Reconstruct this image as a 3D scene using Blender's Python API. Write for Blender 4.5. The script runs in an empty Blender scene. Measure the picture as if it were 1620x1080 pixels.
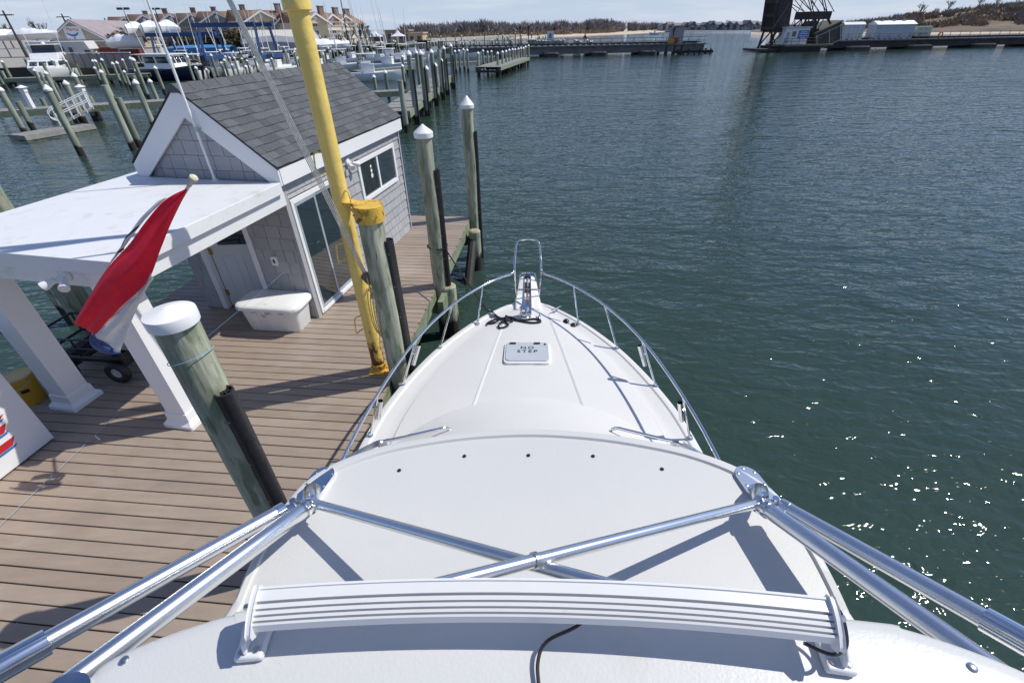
import bpy, math, random
import numpy as np
from mathutils import Vector, Matrix
random.seed(7); rng = np.random.default_rng(7)
PI = math.pi; rad = math.radians
scene = bpy.context.scene
COL = scene.collection

# ------------------------------------------------------------------ camera
CAM_H = 5.05; F = 720.0; PITCH = math.atan(498/720); ROLL = rad(1.0)
_r = Vector((1, 0, 0)); _u = Vector((0, math.sin(PITCH), math.cos(PITCH))); _f = Vector((0, math.cos(PITCH), -math.sin(PITCH)))
_rr = _r*math.cos(ROLL) - _u*math.sin(ROLL); _uu = _r*math.sin(ROLL) + _u*math.cos(ROLL)
cd = bpy.data.cameras.new('camera'); cam = bpy.data.objects.new('camera', cd); COL.objects.link(cam)
m3 = Matrix((_rr, _uu, -_f)).transposed()
cam.matrix_world = Matrix.Translation((0, 0, CAM_H)) @ m3.to_4x4()
cd.sensor_width = 36; cd.lens = 16.0; cd.clip_start = 0.05; cd.clip_end = 6000
scene.camera = cam

# ------------------------------------------------------------------ sky and sun
SUN_AZ = rad(75); SUN_EL = rad(51)          # azimuth clockwise from +Y
w = bpy.data.worlds.new('World'); scene.world = w; w.use_nodes = True
nt = w.node_tree; nt.nodes.clear()
out = nt.nodes.new('ShaderNodeOutputWorld'); bg = nt.nodes.new('ShaderNodeBackground')
sky = nt.nodes.new('ShaderNodeTexSky'); sky.sky_type = 'NISHITA'; sky.sun_disc = False
sky.sun_elevation = SUN_EL; sky.sun_rotation = SUN_AZ; sky.altitude = 0; sky.air_density = 1.0; sky.dust_density = 0.3; sky.ozone_density = 1.5
# thin cirrus streaks, the same all round
tc = nt.nodes.new('ShaderNodeTexCoord'); mp = nt.nodes.new('ShaderNodeMapping'); mp.inputs['Scale'].default_value = (1.6, 1.6, 14)
nz = nt.nodes.new('ShaderNodeTexNoise'); nz.inputs['Scale'].default_value = 2.2; nz.inputs['Detail'].default_value = 7; nz.inputs['Roughness'].default_value = 0.62
cr = nt.nodes.new('ShaderNodeValToRGB'); cr.color_ramp.elements[0].position = 0.5; cr.color_ramp.elements[1].position = 0.78
cr.color_ramp.elements[0].color = (0, 0, 0, 1); cr.color_ramp.elements[1].color = (.85, .85, .85, 1)
mx = nt.nodes.new('ShaderNodeMix'); mx.data_type = 'RGBA'; mx.inputs['B'].default_value = (.78, .92, 1.22, 1)
nt.links.new(tc.outputs['Generated'], mp.inputs[0]); nt.links.new(mp.outputs[0], nz.inputs['Vector']); nt.links.new(nz.outputs['Fac'], cr.inputs[0])
mx2 = nt.nodes.new('ShaderNodeMix'); mx2.data_type = 'RGBA'; mx2.inputs['B'].default_value = (8.6, 8.9, 9.6, 1)
mx.blend_type = 'MULTIPLY'; mx.inputs['Factor'].default_value = 1          # white balance of the photograph
nt.links.new(sky.outputs[0], mx.inputs['A']); 
sp_ = nt.nodes.new('ShaderNodeSeparateXYZ'); mr_ = nt.nodes.new('ShaderNodeMapRange'); mr_.interpolation_type = 'SMOOTHSTEP'   # pale haze low over the horizon, all round
mr_.inputs['From Min'].default_value = .30; mr_.inputs['From Max'].default_value = -.02; mr_.inputs['To Max'].default_value = .92
mh = nt.nodes.new('ShaderNodeMix'); mh.data_type = 'RGBA'; mh.inputs['B'].default_value = (6.0, 7.1, 8.9, 1)
nt.links.new(tc.outputs['Generated'], sp_.inputs[0]); nt.links.new(sp_.outputs['Z'], mr_.inputs[0]); nt.links.new(mr_.outputs[0], mh.inputs['Factor'])
nt.links.new(mx.outputs['Result'], mh.inputs['A']); nt.links.new(mh.outputs['Result'], mx2.inputs['A']); nt.links.new(cr.outputs[0], mx2.inputs['Factor']); nt.links.new(mx2.outputs['Result'], bg.inputs[0])
bg.inputs['Strength'].default_value = 0.085
nt.links.new(bg.outputs[0], out.inputs[0])
sl = bpy.data.lights.new('sun', 'SUN'); sl.energy = 3.9; sl.angle = rad(0.53); sl.color = (1.0, 0.965, 0.88)
so = bpy.data.objects.new('sun', sl); COL.objects.link(so)
sd = Vector((math.sin(SUN_AZ)*math.cos(SUN_EL), math.cos(SUN_AZ)*math.cos(SUN_EL), math.sin(SUN_EL)))
so.rotation_euler = sd.to_track_quat('Z', 'Y').to_euler(); so.location = (20, 10, 30)
scene.view_settings.view_transform = 'Standard'; scene.view_settings.look = 'None'; scene.view_settings.exposure = 0.1; scene.view_settings.gamma = 1

# ------------------------------------------------------------------ pixel -> place (photograph pixels, 1620 x 1080)
def ray(x, y): return (_rr*((x-810)/F) - _uu*((y-540)/F) + _f)
def at(x, y, z=None, Y=None):
    d = ray(x, y); t = (z-CAM_H)/d.z if z is not None else Y/d.y
    return Vector((0, 0, CAM_H)) + d*t

# ------------------------------------------------------------------ materials
MATS = {}
def M(name, col, rough=.6, metal=0., var=.12, scale=3., stretch=(1, 1, 1), bump=0., bscale=20., tint=0., coat=0., spec=.5, col2=None, space='pos', detail=4.):
    if name in MATS: return MATS[name]
    m = bpy.data.materials.new(name); m.use_nodes = True; t = m.node_tree; N = t.nodes; L = t.links
    b = N['Principled BSDF']; b.inputs['Roughness'].default_value = rough; b.inputs['Metallic'].default_value = metal
    b.inputs['Specular IOR Level'].default_value = spec
    if coat: b.inputs['Coat Weight'].default_value = coat; b.inputs['Coat Roughness'].default_value = .06
    if space == 'pos': src = N.new('ShaderNodeNewGeometry').outputs['Position']
    else: src = N.new('ShaderNodeTexCoord').outputs['Object']
    mp = N.new('ShaderNodeMapping'); mp.inputs['Scale'].default_value = stretch; L.new(src, mp.inputs[0])
    n = N.new('ShaderNodeTexNoise'); n.inputs['Scale'].default_value = scale; n.inputs['Detail'].default_value = detail; n.inputs['Roughness'].default_value = .6
    L.new(mp.outputs[0], n.inputs['Vector'])
    r = N.new('ShaderNodeValToRGB'); r.color_ramp.elements[0].position = .3; r.color_ramp.elements[1].position = .7
    c = np.array(col)
    ca = c*(1-var); cb = np.array(col2) if col2 is not None else c*(1+var)
    r.color_ramp.elements[0].color = (*ca, 1); r.color_ramp.elements[1].color = (*np.clip(cb, 0, 1), 1)
    L.new(n.outputs['Fac'], r.inputs[0]); o = r.outputs[0]
    if tint:
        oi = N.new('ShaderNodeObjectInfo'); mr = N.new('ShaderNodeMapRange'); mr.inputs['To Min'].default_value = 1-tint; mr.inputs['To Max'].default_value = 1+tint
        L.new(oi.outputs['Random'], mr.inputs[0]); mm = N.new('ShaderNodeMix'); mm.data_type = 'RGBA'; mm.blend_type = 'MULTIPLY'; mm.inputs['Factor'].default_value = 1
        L.new(o, mm.inputs['A']); L.new(mr.outputs[0], mm.inputs['B']); o = mm.outputs['Result']
    L.new(o, b.inputs['Base Color'])
    if bump:
        n2 = N.new('ShaderNodeTexNoise'); n2.inputs['Scale'].default_value = bscale; n2.inputs['Detail'].default_value = 5
        L.new(mp.outputs[0], n2.inputs['Vector']); bp = N.new('ShaderNodeBump'); bp.inputs['Strength'].default_value = bump; bp.inputs['Distance'].default_value = .02
        L.new(n2.outputs['Fac'], bp.inputs['Height']); L.new(bp.outputs[0], b.inputs['Normal'])
    MATS[name] = m; return m

def add_stain(m, col, scale, lo, hi, stretch=(1, 1, 1), zlo=None, zhi=None):
    """a second colour in irregular patches, optionally fading in below a tide line"""
    t = m.node_tree; N = t.nodes; L = t.links; b = N['Principled BSDF']; src = b.inputs['Base Color'].links[0].from_socket
    g = N.new('ShaderNodeNewGeometry'); mp = N.new('ShaderNodeMapping'); mp.inputs['Scale'].default_value = stretch; L.new(g.outputs['Position'], mp.inputs[0])
    n = N.new('ShaderNodeTexNoise'); n.inputs['Scale'].default_value = scale; n.inputs['Detail'].default_value = 6; L.new(mp.outputs[0], n.inputs['Vector'])
    fac = n.outputs['Fac']
    if zlo is not None:
        s = N.new('ShaderNodeSeparateXYZ'); L.new(g.outputs['Position'], s.inputs[0])
        z = N.new('ShaderNodeMapRange'); z.inputs['From Min'].default_value = zhi; z.inputs['From Max'].default_value = zlo; z.clamp = False
        z.inputs['To Min'].default_value = -.5; z.inputs['To Max'].default_value = .5; L.new(s.outputs['Z'], z.inputs[0])
        ad = N.new('ShaderNodeMath'); ad.operation = 'ADD'; L.new(fac, ad.inputs[0]); L.new(z.outputs[0], ad.inputs[1]); fac = ad.outputs[0]
    r = N.new('ShaderNodeMapRange'); r.inputs['From Min'].default_value = lo; r.inputs['From Max'].default_value = hi; L.new(fac, r.inputs[0])
    mm = N.new('ShaderNodeMix'); mm.data_type = 'RGBA'; mm.inputs['B'].default_value = (*col, 1)
    L.new(r.outputs[0], mm.inputs['Factor']); L.new(src, mm.inputs['A']); L.new(mm.outputs['Result'], b.inputs['Base Color'])
    return m

gel = M('white_gelcoat', (.80, .795, .785), .28, var=.015, scale=1.2, bump=.02, bscale=90, coat=.3)
gel_deck = M('foredeck_gelcoat', (.67, .66, .645), .42, var=.02, scale=2, bump=.05, bscale=160)
gel_grey = M('hardtop_gelcoat', (.60, .60, .595), .45, var=.025, scale=1.5, bump=.05, bscale=120, detail=8)
add_stain(gel_grey, (.56, .56, .55), 3, .62, .8)
gel_under = M('brow_gelcoat', (.61, .61, .605), .40, var=.03, scale=2, bump=.06, bscale=110, detail=8)
add_stain(gel_under, (.56, .56, .54), 4, .63, .8)
white_paint = M('white_paint', (.80, .80, .80), .4, var=.02, scale=4)
white_pvc = M('white_pvc_trim', (.82, .82, .83), .35, var=.015, scale=3)
canopy_white = M('canopy_white', (.74, .75, .765), .45, var=.03, scale=2)
add_stain(canopy_white, (.58, .57, .54), 5, .58, .8)
add_stain(canopy_white, (.42, .40, .36), 26, .70, .76)
cap_white = M('pile_cap_white', (.84, .84, .84), .35, var=.015, scale=3)
plastic_white = M('tub_plastic', (.78, .78, .77), .4, var=.03, scale=6)
add_stain(plastic_white, (.55, .50, .42), 12, .68, .8)
bar_white = M('powder_coated_white', (.72, .72, .72), .35, var=.02, scale=8)
add_stain(bar_white, (.5, .46, .38), 14, .72, .82)
alu = M('anodised_aluminium', (.74, .755, .78), .27, 1., var=.04, scale=6, stretch=(1, 1, 1))
chrome = M('polished_stainless', (.78, .79, .80), .07, 1., var=.02, scale=10)
steel = M('brushed_steel', (.55, .56, .57), .3, 1., var=.06, scale=12)
black_rub = M('black_rubber', (.018, .018, .02), .45, var=.3, scale=6, bump=.2, bscale=40)
black_plastic = M('black_plastic', (.02, .02, .022), .35, var=.2)
black_rope = M('black_rope', (.015, .016, .022), .8, var=.4, scale=60, bump=.6, bscale=150)
black_print = M('black_print', (.012, .012, .012), .6, var=.2)
wire_grey = M('steel_wire', (.55, .55, .54), .45, .6, var=.25, scale=40)
blue_line = M('blue_cord', (.25, .42, .62), .6, var=.1)
pile_wood = M('treated_pile', (.27, .29, .20), .85, var=.35, scale=9, stretch=(1, 1, .10), bump=.8, bscale=18, col2=(.50, .52, .40), detail=8)
add_stain(pile_wood, (.185, .22, .14), 13, .50, .62, (1, 1, .25))
add_stain(pile_wood, (.43, .43, .33), 19, .58, .70, (1, 1, .2))
add_stain(pile_wood, (.13, .135, .08), 34, .64, .72, (1, 1, .2))
add_stain(pile_wood, (.02, .019, .014), 4, .45, .62, (1, 1, .4), zlo=.15, zhi=.75)
pile_far = M('weathered_pile', (.19, .22, .155), .85, var=.35, scale=3.5, stretch=(1, 1, .15), col2=(.40, .42, .33), tint=.3)
add_stain(pile_far, (.022, .02, .014), 1.5, .45, .6, (1, 1, .4), zlo=.1, zhi=.9)
timber = M('treated_timber', (.20, .24, .155), .8, var=.3, scale=5, stretch=(1, 1, 1), bump=.3, bscale=30, tint=.12)
timber_grey = M('grey_timber', (.26, .255, .235), .85, var=.25, scale=3, bump=.2, bscale=12, tint=.1)
wet_timber = M('wet_timber', (.035, .034, .026), .6, var=.4, scale=5)
end_grain = M('end_grain', (.36, .31, .19), .8, var=.4, scale=18)
plank_m = M('composite_plank', (.315, .25, .198), .55, var=.10, scale=2.2, stretch=(1.0, 5, 1), bump=.12, bscale=30, tint=.085, detail=8)
add_stain(plank_m, (.39, .33, .285), 1.1, .55, .8, (1, 1.6, 1))
add_stain(plank_m, (.24, .185, .15), .8, .6, .85, (1.3, .8, 1))
yellow = M('yellow_enamel', (.84, .62, .17), .42, var=.06, scale=4, bump=.35, bscale=14)
add_stain(yellow, (.17, .05, .015), 9, .60, .68, (1, 1, .5), zlo=.6, zhi=3.2)
rusty_yellow = M('rusty_yellow', (.68, .43, .06), .6, var=.15, scale=8, bump=.4, bscale=30)
add_stain(rusty_yellow, (.20, .065, .02), 11, .53, .64)
shingle_wall = M('grey_vinyl_shingle', (.385, .385, .40), .6, var=.05, scale=2, stretch=(1, 1, 6), bump=.15, bscale=30, tint=.05)
wall_back = M('shed_wall_backing', (.07, .066, .068), .8, var=.1)  # kept dark to stand in for the shadow under each shingle course
roof_sh = M('asphalt_shingle', (.10, .107, .118), .9, var=.3, scale=60, bump=.5, bscale=250, tint=.24)
roof_base = M('roof_underlay', (.035, .035, .038), .95, var=.2)
glass_dark = M('window_glass', (.02, .03, .035), .03, var=.1, spec=.9, coat=1.)
door_white = M('door_white', (.62, .66, .70), .4, var=.02)
brass = M('brass_hinge', (.55, .38, .12), .35, 1., var=.15)
red_cloth = M('red_nylon', (.95, .028, .075), .5, var=.06, scale=20)
white_cloth = M('white_nylon', (.85, .85, .85), .6, var=.04, scale=20)
blue_cloth = M('blue_nylon', (.07, .13, .33), .5, var=.06, scale=20)
ivory = M('ivory_knob', (.68, .62, .46), .4)
def cloth(m):
    t = m.node_tree; b = t.nodes['Principled BSDF']; tr = t.nodes.new('ShaderNodeBsdfTranslucent'); ms = t.nodes.new('ShaderNodeMixShader'); ms.inputs[0].default_value = .42
    t.links.new(b.inputs['Base Color'].links[0].from_socket, tr.inputs[0]); o = t.nodes['Material Output']; t.links.new(b.outputs[0], ms.inputs[1]); t.links.new(tr.outputs[0], ms.inputs[2]); t.links.new(ms.outputs[0], o.inputs[0])
for m_ in (red_cloth, white_cloth, blue_cloth): cloth(m_)
tub_yellow = M('yellow_bucket', (.62, .36, .035), .4, var=.06)
tub_lid = M('bucket_lid', (.66, .48, .20), .45, var=.08)
cart_black = M('cart_black_steel', (.018, .019, .021), .4, var=.2)
rim_grey = M('cart_rim', (.62, .63, .64), .35, .3)
red_print = M('red_print', (.52, .02, .03), .4)
blue_print = M('blue_print', (.05, .18, .45), .4)
concrete = M('concrete', (.30, .28, .25), .9, var=.2, scale=.6, bump=.2, bscale=3)
rust_steel = M('rusted_girder', (.055, .045, .045), .8, var=.35, scale=.5, stretch=(1, 1, .4))
add_stain(rust_steel, (.13, .06, .035), .7, .58, .72)
bridge_steel = M('bridge_grey_steel', (.11, .125, .135), .7, var=.25, scale=.5)
bridge_black = M('bridge_black', (.025, .024, .024), .8, var=.4, scale=.5)
blue_lift = M('lift_blue_paint', (.018, .06, .18), .45, var=.12, scale=1)
blue_tarp = M('blue_tarp', (.05, .22, .50), .6, var=.1)
wrap_white = M('shrink_wrap', (.84, .85, .87), .35, var=.03, scale=2, bump=.4, bscale=3)
hull_white = M('hull_white', (.78, .79, .80), .3, var=.03, scale=1)
hull_navy = M('hull_navy', (.012, .02, .05), .2, var=.1)
hull_grey = M('hull_grey', (.30, .32, .34), .4, var=.1)
boat_glass = M('boat_glass', (.03, .045, .06), .08, var=.2, spec=.8)
tan_wall = M('tan_metal_siding', (.46, .40, .32), .7, var=.05, scale=.5)
brown_wall = M('brown_fence_panel', (.36, .31, .28), .8, var=.08, scale=.6)
mauve_roof = M('weathered_metal_roof', (.33, .28, .29), .6, var=.12, scale=.4)
shaded_grey_siding = M('shaded_grey_siding', (.30, .275, .255), .8, var=.06, scale=.5)  # shaded copy of the cream siding, facade shade put into the grey
cream_siding = M('cream_siding', (.66, .56, .40), .8, var=.05, scale=.5)
brown_roof = M('brown_roof', (.27, .17, .11), .9, var=.15, scale=.7)
brick_m = M('chimney_brick', (.25, .19, .165), .9, var=.2, scale=2)
pane_dark = M('pane_dark', (.05, .06, .075), .1, var=.3, spec=.7)
red_steel = M('red_steel', (.22, .035, .025), .6, var=.2, scale=1)
rv_cream = M('rv_body', (.62, .60, .57), .4, var=.04, scale=1)
car_black = M('car_black', (.012, .013, .015), .2, coat=.6)
pole_wood = M('utility_pole', (.06, .05, .042), .9, var=.2)
evergreen = M('evergreen_leaf', (.040, .052, .022), .8, var=.5, scale=.8, col2=(.085, .085, .035), tint=.15)
evergreen2 = M('bronze_evergreen_leaf', (.075, .055, .025), .8, var=.45, scale=.8, col2=(.13, .09, .04))
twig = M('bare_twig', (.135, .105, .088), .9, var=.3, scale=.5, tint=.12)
twig_far = M('hazed_far_wood', (.28, .255, .27), .95, var=.25, scale=.05, col2=(.35, .315, .32))  # distance haze put into the colour, paler than bare wood
reed = M('dry_reed', (.235, .175, .115), .95, var=.25, scale=.3, col2=(.32, .245, .165))
sand = M('sand', (.55, .46, .36), .95, var=.12, scale=.1)
yard = M('yard_ground', (.33, .31, .28), .95, var=.15, scale=.3)
hill_m = M('dry_grass_hill', (.135, .10, .07), .95, var=.3, scale=.12, col2=(.20, .15, .10), detail=8)
orange_m = M('orange_float', (.65, .16, .02), .5)
grey_box = M('grey_cabinet', (.30, .31, .32), .6)
pale_green = M('pale_green_cabinet', (.50, .53, .43), .6)
blue_sign = M('blue_sign', (.03, .15, .45), .4)
shed_grey_white = M('bridge_hut_siding', (.60, .62, .63), .6, var=.06, scale=1, stretch=(6, 6, .3))
shed_blue_white = M('bridge_shed_siding', (.42, .47, .53), .6, var=.04, scale=1)
far_wall = M('far_house_wall', (.42, .42, .44), .8, var=.1, scale=.05, tint=.25)
far_roof = M('far_house_roof', (.19, .18, .19), .9, var=.1, scale=.05, tint=.3)

# ------------------------------------------------------------------ mesh helpers
class MB:
    def __init__(s): s.v = []; s.f = []
    def add(s, v, f):
        n = len(s.v); s.v += [tuple(p) for p in v]; s.f += [tuple(i+n for i in q) for q in f]; return s
    def box(s, lo, hi):
        x0, y0, z0 = lo; x1, y1, z1 = hi
        return s.add([(x0,y0,z0),(x1,y0,z0),(x1,y1,z0),(x0,y1,z0),(x0,y0,z1),(x1,y0,z1),(x1,y1,z1),(x0,y1,z1)],
                     [(3,2,1,0),(4,5,6,7),(0,1,5,4),(1,2,6,5),(2,3,7,6),(3,0,4,7)])
    def cbox(s, c, sz, rz=0.):
        n = len(s.v); s.box([-d/2 for d in sz], [d/2 for d in sz]); ca, sa = math.cos(rz), math.sin(rz)
        for i in range(n, len(s.v)):
            x, y, z = s.v[i]; s.v[i] = (c[0]+x*ca-y*sa, c[1]+x*sa+y*ca, c[2]+z)
        return s
    def tube(s, path, r, n=8, close=False, caps=True):
        P = [Vector(p) for p in path]; k = len(P); R = r if hasattr(r, '__len__') else [r]*k
        base = len(s.v); up = None
        for i in range(k):
            t = (P[(i+1) % k]-P[i-1]) if close else (P[min(i+1, k-1)]-P[max(i-1, 0)])
            if t.length < 1e-9: t = Vector((0, 0, 1))
            t.normalize()
            if up is None: up = Vector((0, 0, 1)) if abs(t.z) < .9 else Vector((1, 0, 0))
            a = t.cross(up)
            if a.length < 1e-4: a = t.cross(Vector((0, 1, 0)))
            a.normalize(); b = a.cross(t).normalized(); up = b
            for j in range(n):
                q = P[i] + (a*math.cos(2*PI*j/n) + b*math.sin(2*PI*j/n))*R[i]; s.v.append(tuple(q))
        for i in range(k if close else k-1):
            i2 = (i+1) % k
            for j in range(n):
                j2 = (j+1) % n; s.f.append((base+i*n+j, base+i*n+j2, base+i2*n+j2, base+i2*n+j))
        if caps and not close:
            s.f.append(tuple(base+j for j in range(n-1, -1, -1))); s.f.append(tuple(base+(k-1)*n+j for j in range(n)))
        return s
    def lathe(s, prof, n=24, c=(0, 0, 0)):
        base = len(s.v); k = len(prof)
        for r, z in prof:
            for j in range(n):
                a = 2*PI*j/n; s.v.append((c[0]+r*math.cos(a), c[1]+r*math.sin(a), c[2]+z))
        for i in range(k-1):
            for j in range(n):
                j2 = (j+1) % n; s.f.append((base+i*n+j, base+i*n+j2, base+(i+1)*n+j2, base+(i+1)*n+j))
        s.f.append(tuple(base+j for j in range(n-1, -1, -1))); s.f.append(tuple(base+(k-1)*n+j for j in range(n)))
        return s
    def prism(s, poly, h0, h1, axis='z'):
        """extrude a polygon (list of 2D) between h0 and h1 along an axis"""
        n = len(poly)
        def P(a, b, h): return {'z': (a, b, h), 'x': (h, a, b), 'y': (a, h, b)}[axis]
        v = [P(a, b, h0) for a, b in poly] + [P(a, b, h1) for a, b in poly]
        f = [tuple(range(n-1, -1, -1)), tuple(range(n, 2*n))] + [(i, (i+1) % n, n+(i+1) % n, n+i) for i in range(n)]
        return s.add(v, f)
    def grid(s, rows, closed=False):
        base = len(s.v); k = len(rows); n = len(rows[0])
        for r in rows: s.v += [tuple(p) for p in r]
        for i in range(k-1):
            for j in range(n if closed else n-1):
                j2 = (j+1) % n; s.f.append((base+i*n+j, base+i*n+j2, base+(i+1)*n+j2, base+(i+1)*n+j))
        return s
    def xf(s, mat):
        s.v = [tuple(mat @ Vector(p)) for p in s.v]; return s
    def mesh(s, name, m, sharp=35):
        me = bpy.data.meshes.new(name); me.from_pydata(s.v, [], s.f); me.materials.append(m)
        me.polygons.foreach_set('use_smooth', [True]*len(me.polygons)); me.update()
        me.set_sharp_from_angle(angle=rad(sharp)); return me
    def build(s, name, m, parent=None, sharp=35, bevel=0., solid=0.):
        o = put(name, s.mesh(name, m, sharp), parent)
        if solid:
            md = o.modifiers.new('solid', 'SOLIDIFY'); md.thickness = solid; md.offset = 0
        if bevel:
            md = o.modifiers.new('bevel', 'BEVEL'); md.width = bevel; md.segments = 2; md.limit_method = 'ANGLE'; md.angle_limit = rad(40)
        return o
def put(name, me, parent=None, loc=None, rz=0, scale=None):
    o = bpy.data.objects.new(name, me); COL.objects.link(o)
    if parent is not None: o.parent = parent
    if loc is not None: o.location = loc
    if rz: o.rotation_euler = (0, 0, rz)
    if scale is not None: o.scale = scale
    return o
def tag(o, label=None, cat=None, group=None, kind=None):
    if label: o['label'] = label
    if cat: o['category'] = cat
    if group: o['group'] = group
    if kind: o['kind'] = kind
    return o
def thing(name, label, cat, loc=(0, 0, 0), rz=0, group=None):
    return tag(put(name, None, None, loc, rz), label, cat, group)
def clone(o, loc, rz=None, label=None, parent=None, scale=None):
    c = o.copy(); COL.objects.link(c); c.parent = parent
    if loc is not None: c.location = loc
    if rz is not None: c.rotation_euler = (0, 0, rz)
    if scale is not None: c.scale = scale
    if label: c['label'] = label
    for ch in o.children:
        d = ch.copy(); COL.objects.link(d); d.parent = c
        for g in ch.children:
            e = g.copy(); COL.objects.link(e); e.parent = d
    return c
def text_mesh(txt, size, m, depth=.002, spacing=1.0, bold=0.0):
    cu = bpy.data.curves.new('lettering', 'FONT'); cu.body = txt; cu.size = size; cu.extrude = depth; cu.space_character = spacing; cu.offset = bold
    cu.align_x = 'CENTER'; cu.align_y = 'CENTER'; cu.space_line = 1.0
    o = bpy.data.objects.new('lettering', cu); COL.objects.link(o)
    dg = bpy.context.evaluated_depsgraph_get(); me = bpy.data.meshes.new_from_object(o.evaluated_get(dg))
    bpy.data.objects.remove(o); me.materials.clear(); me.materials.append(m); return me
def arc_pts(c, r, a0, a1, n, plane='xy'):
    out = []
    for i in range(n+1):
        a = a0+(a1-a0)*i/n; p, q = r*math.cos(a), r*math.sin(a)
        out.append({'xy': (c[0]+p, c[1]+q, c[2]), 'xz': (c[0]+p, c[1], c[2]+q), 'yz': (c[0], c[1]+p, c[2]+q)}[plane])
    return out
def spline(pts, n=8):
    """Catmull-Rom through the points"""
    P = [Vector(p) for p in pts]; out = []
    for i in range(len(P)-1):
        a, b, c, d = P[max(i-1, 0)], P[i], P[i+1], P[min(i+2, len(P)-1)]
        for k in range(n):
            t = k/n; out.append(.5*((2*b)+(c-a)*t+(2*a-5*b+4*c-d)*t*t+(3*b-a-3*c+d)*t**3))
    out.append(P[-1]); return out
def frame(o, deg):
    """local frame turned clockwise by deg: (to_local, to_world)"""
    a = rad(deg); ca, sa = math.cos(a), math.sin(a); o = Vector(o)
    def loc(p): v = Vector(p)-o; return Vector((v.x*ca-v.y*sa, v.x*sa+v.y*ca, v.z))
    def wor(q): q = Vector(q); return o+Vector((q.x*ca+q.y*sa, -q.x*sa+q.y*ca, q.z))
    return loc, wor

# ------------------------------------------------------------------ water
def water_material():
    m = bpy.data.materials.new('river_water'); m.use_nodes = True; t = m.node_tree; N = t.nodes; L = t.links
    b = N['Principled BSDF']; b.inputs['Base Color'].default_value = (.028, .053, .042, 1); b.inputs['Roughness'].default_value = .04
    b.inputs['IOR'].default_value = 1.333; b.inputs['Specular IOR Level'].default_value = .5
    g = N.new('ShaderNodeNewGeometry')
    def layer(scale, rot, st, detail, w, dist=0., rough=.55):
        mp = N.new('ShaderNodeMapping'); mp.inputs['Rotation'].default_value = (0, 0, rad(rot)); mp.inputs['Scale'].default_value = st
        L.new(g.outputs['Position'], mp.inputs[0]); n = N.new('ShaderNodeTexNoise'); n.inputs['Scale'].default_value = scale
        n.inputs['Detail'].default_value = detail; n.inputs['Distortion'].default_value = dist; n.inputs['Roughness'].default_value = rough
        L.new(mp.outputs[0], n.inputs['Vector']); k = N.new('ShaderNodeMath'); k.operation = 'MULTIPLY'; k.inputs[1].default_value = w
        L.new(n.outputs['Fac'], k.inputs[0]); return k.outputs[0]
    hs = [layer(.35, 10, (.6, 1.3, 1), 2, .20, .3), layer(1.25, 22, (.55, 1.4, 1), 2, .115, .5), layer(3.2, 14, (.6, 1.35, 1), 2, .062, .6), layer(7.5, 30, (.7, 1.2, 1), 1, .016, .5), layer(15, 10, (.8, 1.1, 1), 1, .003, .3)]
    s = hs[0]
    for h in hs[1:]:
        a = N.new('ShaderNodeMath'); a.operation = 'ADD'; L.new(s, a.inputs[0]); L.new(h, a.inputs[1]); s = a.outputs[0]
    wp = layer(.045, 15, (.5, 1.2, 1), 3, 1.0, .6); wr = N.new('ShaderNodeMapRange'); wr.inputs['From Min'].default_value = .3; wr.inputs['From Max'].default_value = .7     # wind patches
    wr.inputs['To Min'].default_value = .82; wr.inputs['To Max'].default_value = 1.25; L.new(wp, wr.inputs[0]); wmul = N.new('ShaderNodeMath'); wmul.operation = 'MULTIPLY'; L.new(s, wmul.inputs[0]); L.new(wr.outputs[0], wmul.inputs[1]); s = wmul.outputs[0]
    bp = N.new('ShaderNodeBump'); bp.inputs['Strength'].default_value = 1.0; bp.inputs['Distance'].default_value = .68
    L.new(s, bp.inputs['Height']); L.new(bp.outputs[0], b.inputs['Normal'])
    return m
wm = MB(); wm.add([(-2500, -400, 0), (2500, -400, 0), (2500, 4500, 0), (-2500, 4500, 0)], [(0, 1, 2, 3)])
tag(wm.build('water', water_material()), kind='structure')
# ------------------------------------------------------------------ the boat under the camera
BL, BW = frame((.04, 0, 0), 2.0)
boat = thing('motor_boat', 'white sport fishing boat with bow rail, hardtop and aluminium tower legs moored at the dock', 'boat', (.04, 0, 0), -rad(2.0))
HB = [(-4.2, 1.72), (-2, 1.84), (0, 1.90), (1.5, 1.91), (2.5, 1.88), (3.3, 1.80), (3.8, 1.72), (4.25, 1.585), (4.65, 1.43), (5.05, 1.235), (5.5, .945), (5.8, .70), (6.05, .445), (6.22, .225)]
HBs = [(p.x, p.y) for p in spline([(y, b, 0) for y, b in HB], 5)]
def sheer(y): return 1.38+.03*(y-3)
def halfb(y): return float(np.interp(y, [p[0] for p in HBs], [p[1] for p in HBs]))
# hull: topsides down below the waterline, with a flare towards the bow
rows = []
for y, b in HBs:
    zs = sheer(y); fl = np.interp(y, [2, 6.3], [.1, .5]); rake = np.interp(y, [3, 6.3], [0, .9])
    sec = [(b+.0, zs-.012, 0), (b+.022, zs-.035, 0), (b+.022, zs-.075, 0), (b-.004, zs-.09, 0), (b*(1-fl*.35)-.02, zs*.62, rake*.3), (b*(1-fl*.7)-.05, zs*.25, rake*.62), (b*(1-fl)*.93-.06, -.35, rake)]
    right = [(max(x, .01), y-r, z) for x, z, r in sec]; rows.append(right + [(-x, yy, z) for x, yy, z in reversed(right)])
h = MB().grid(rows)
h.f.append(tuple(range(len(h.v)-14, len(h.v))))
h.build('hull', gel, boat, 50)
# rub rail line in steel
for s in (-1, 1):
    MB().tube([(s*(b+.024), y, sheer(y)-.055) for y, b in HBs], .012, 6).build('rub_rail', steel, boat)
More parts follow.
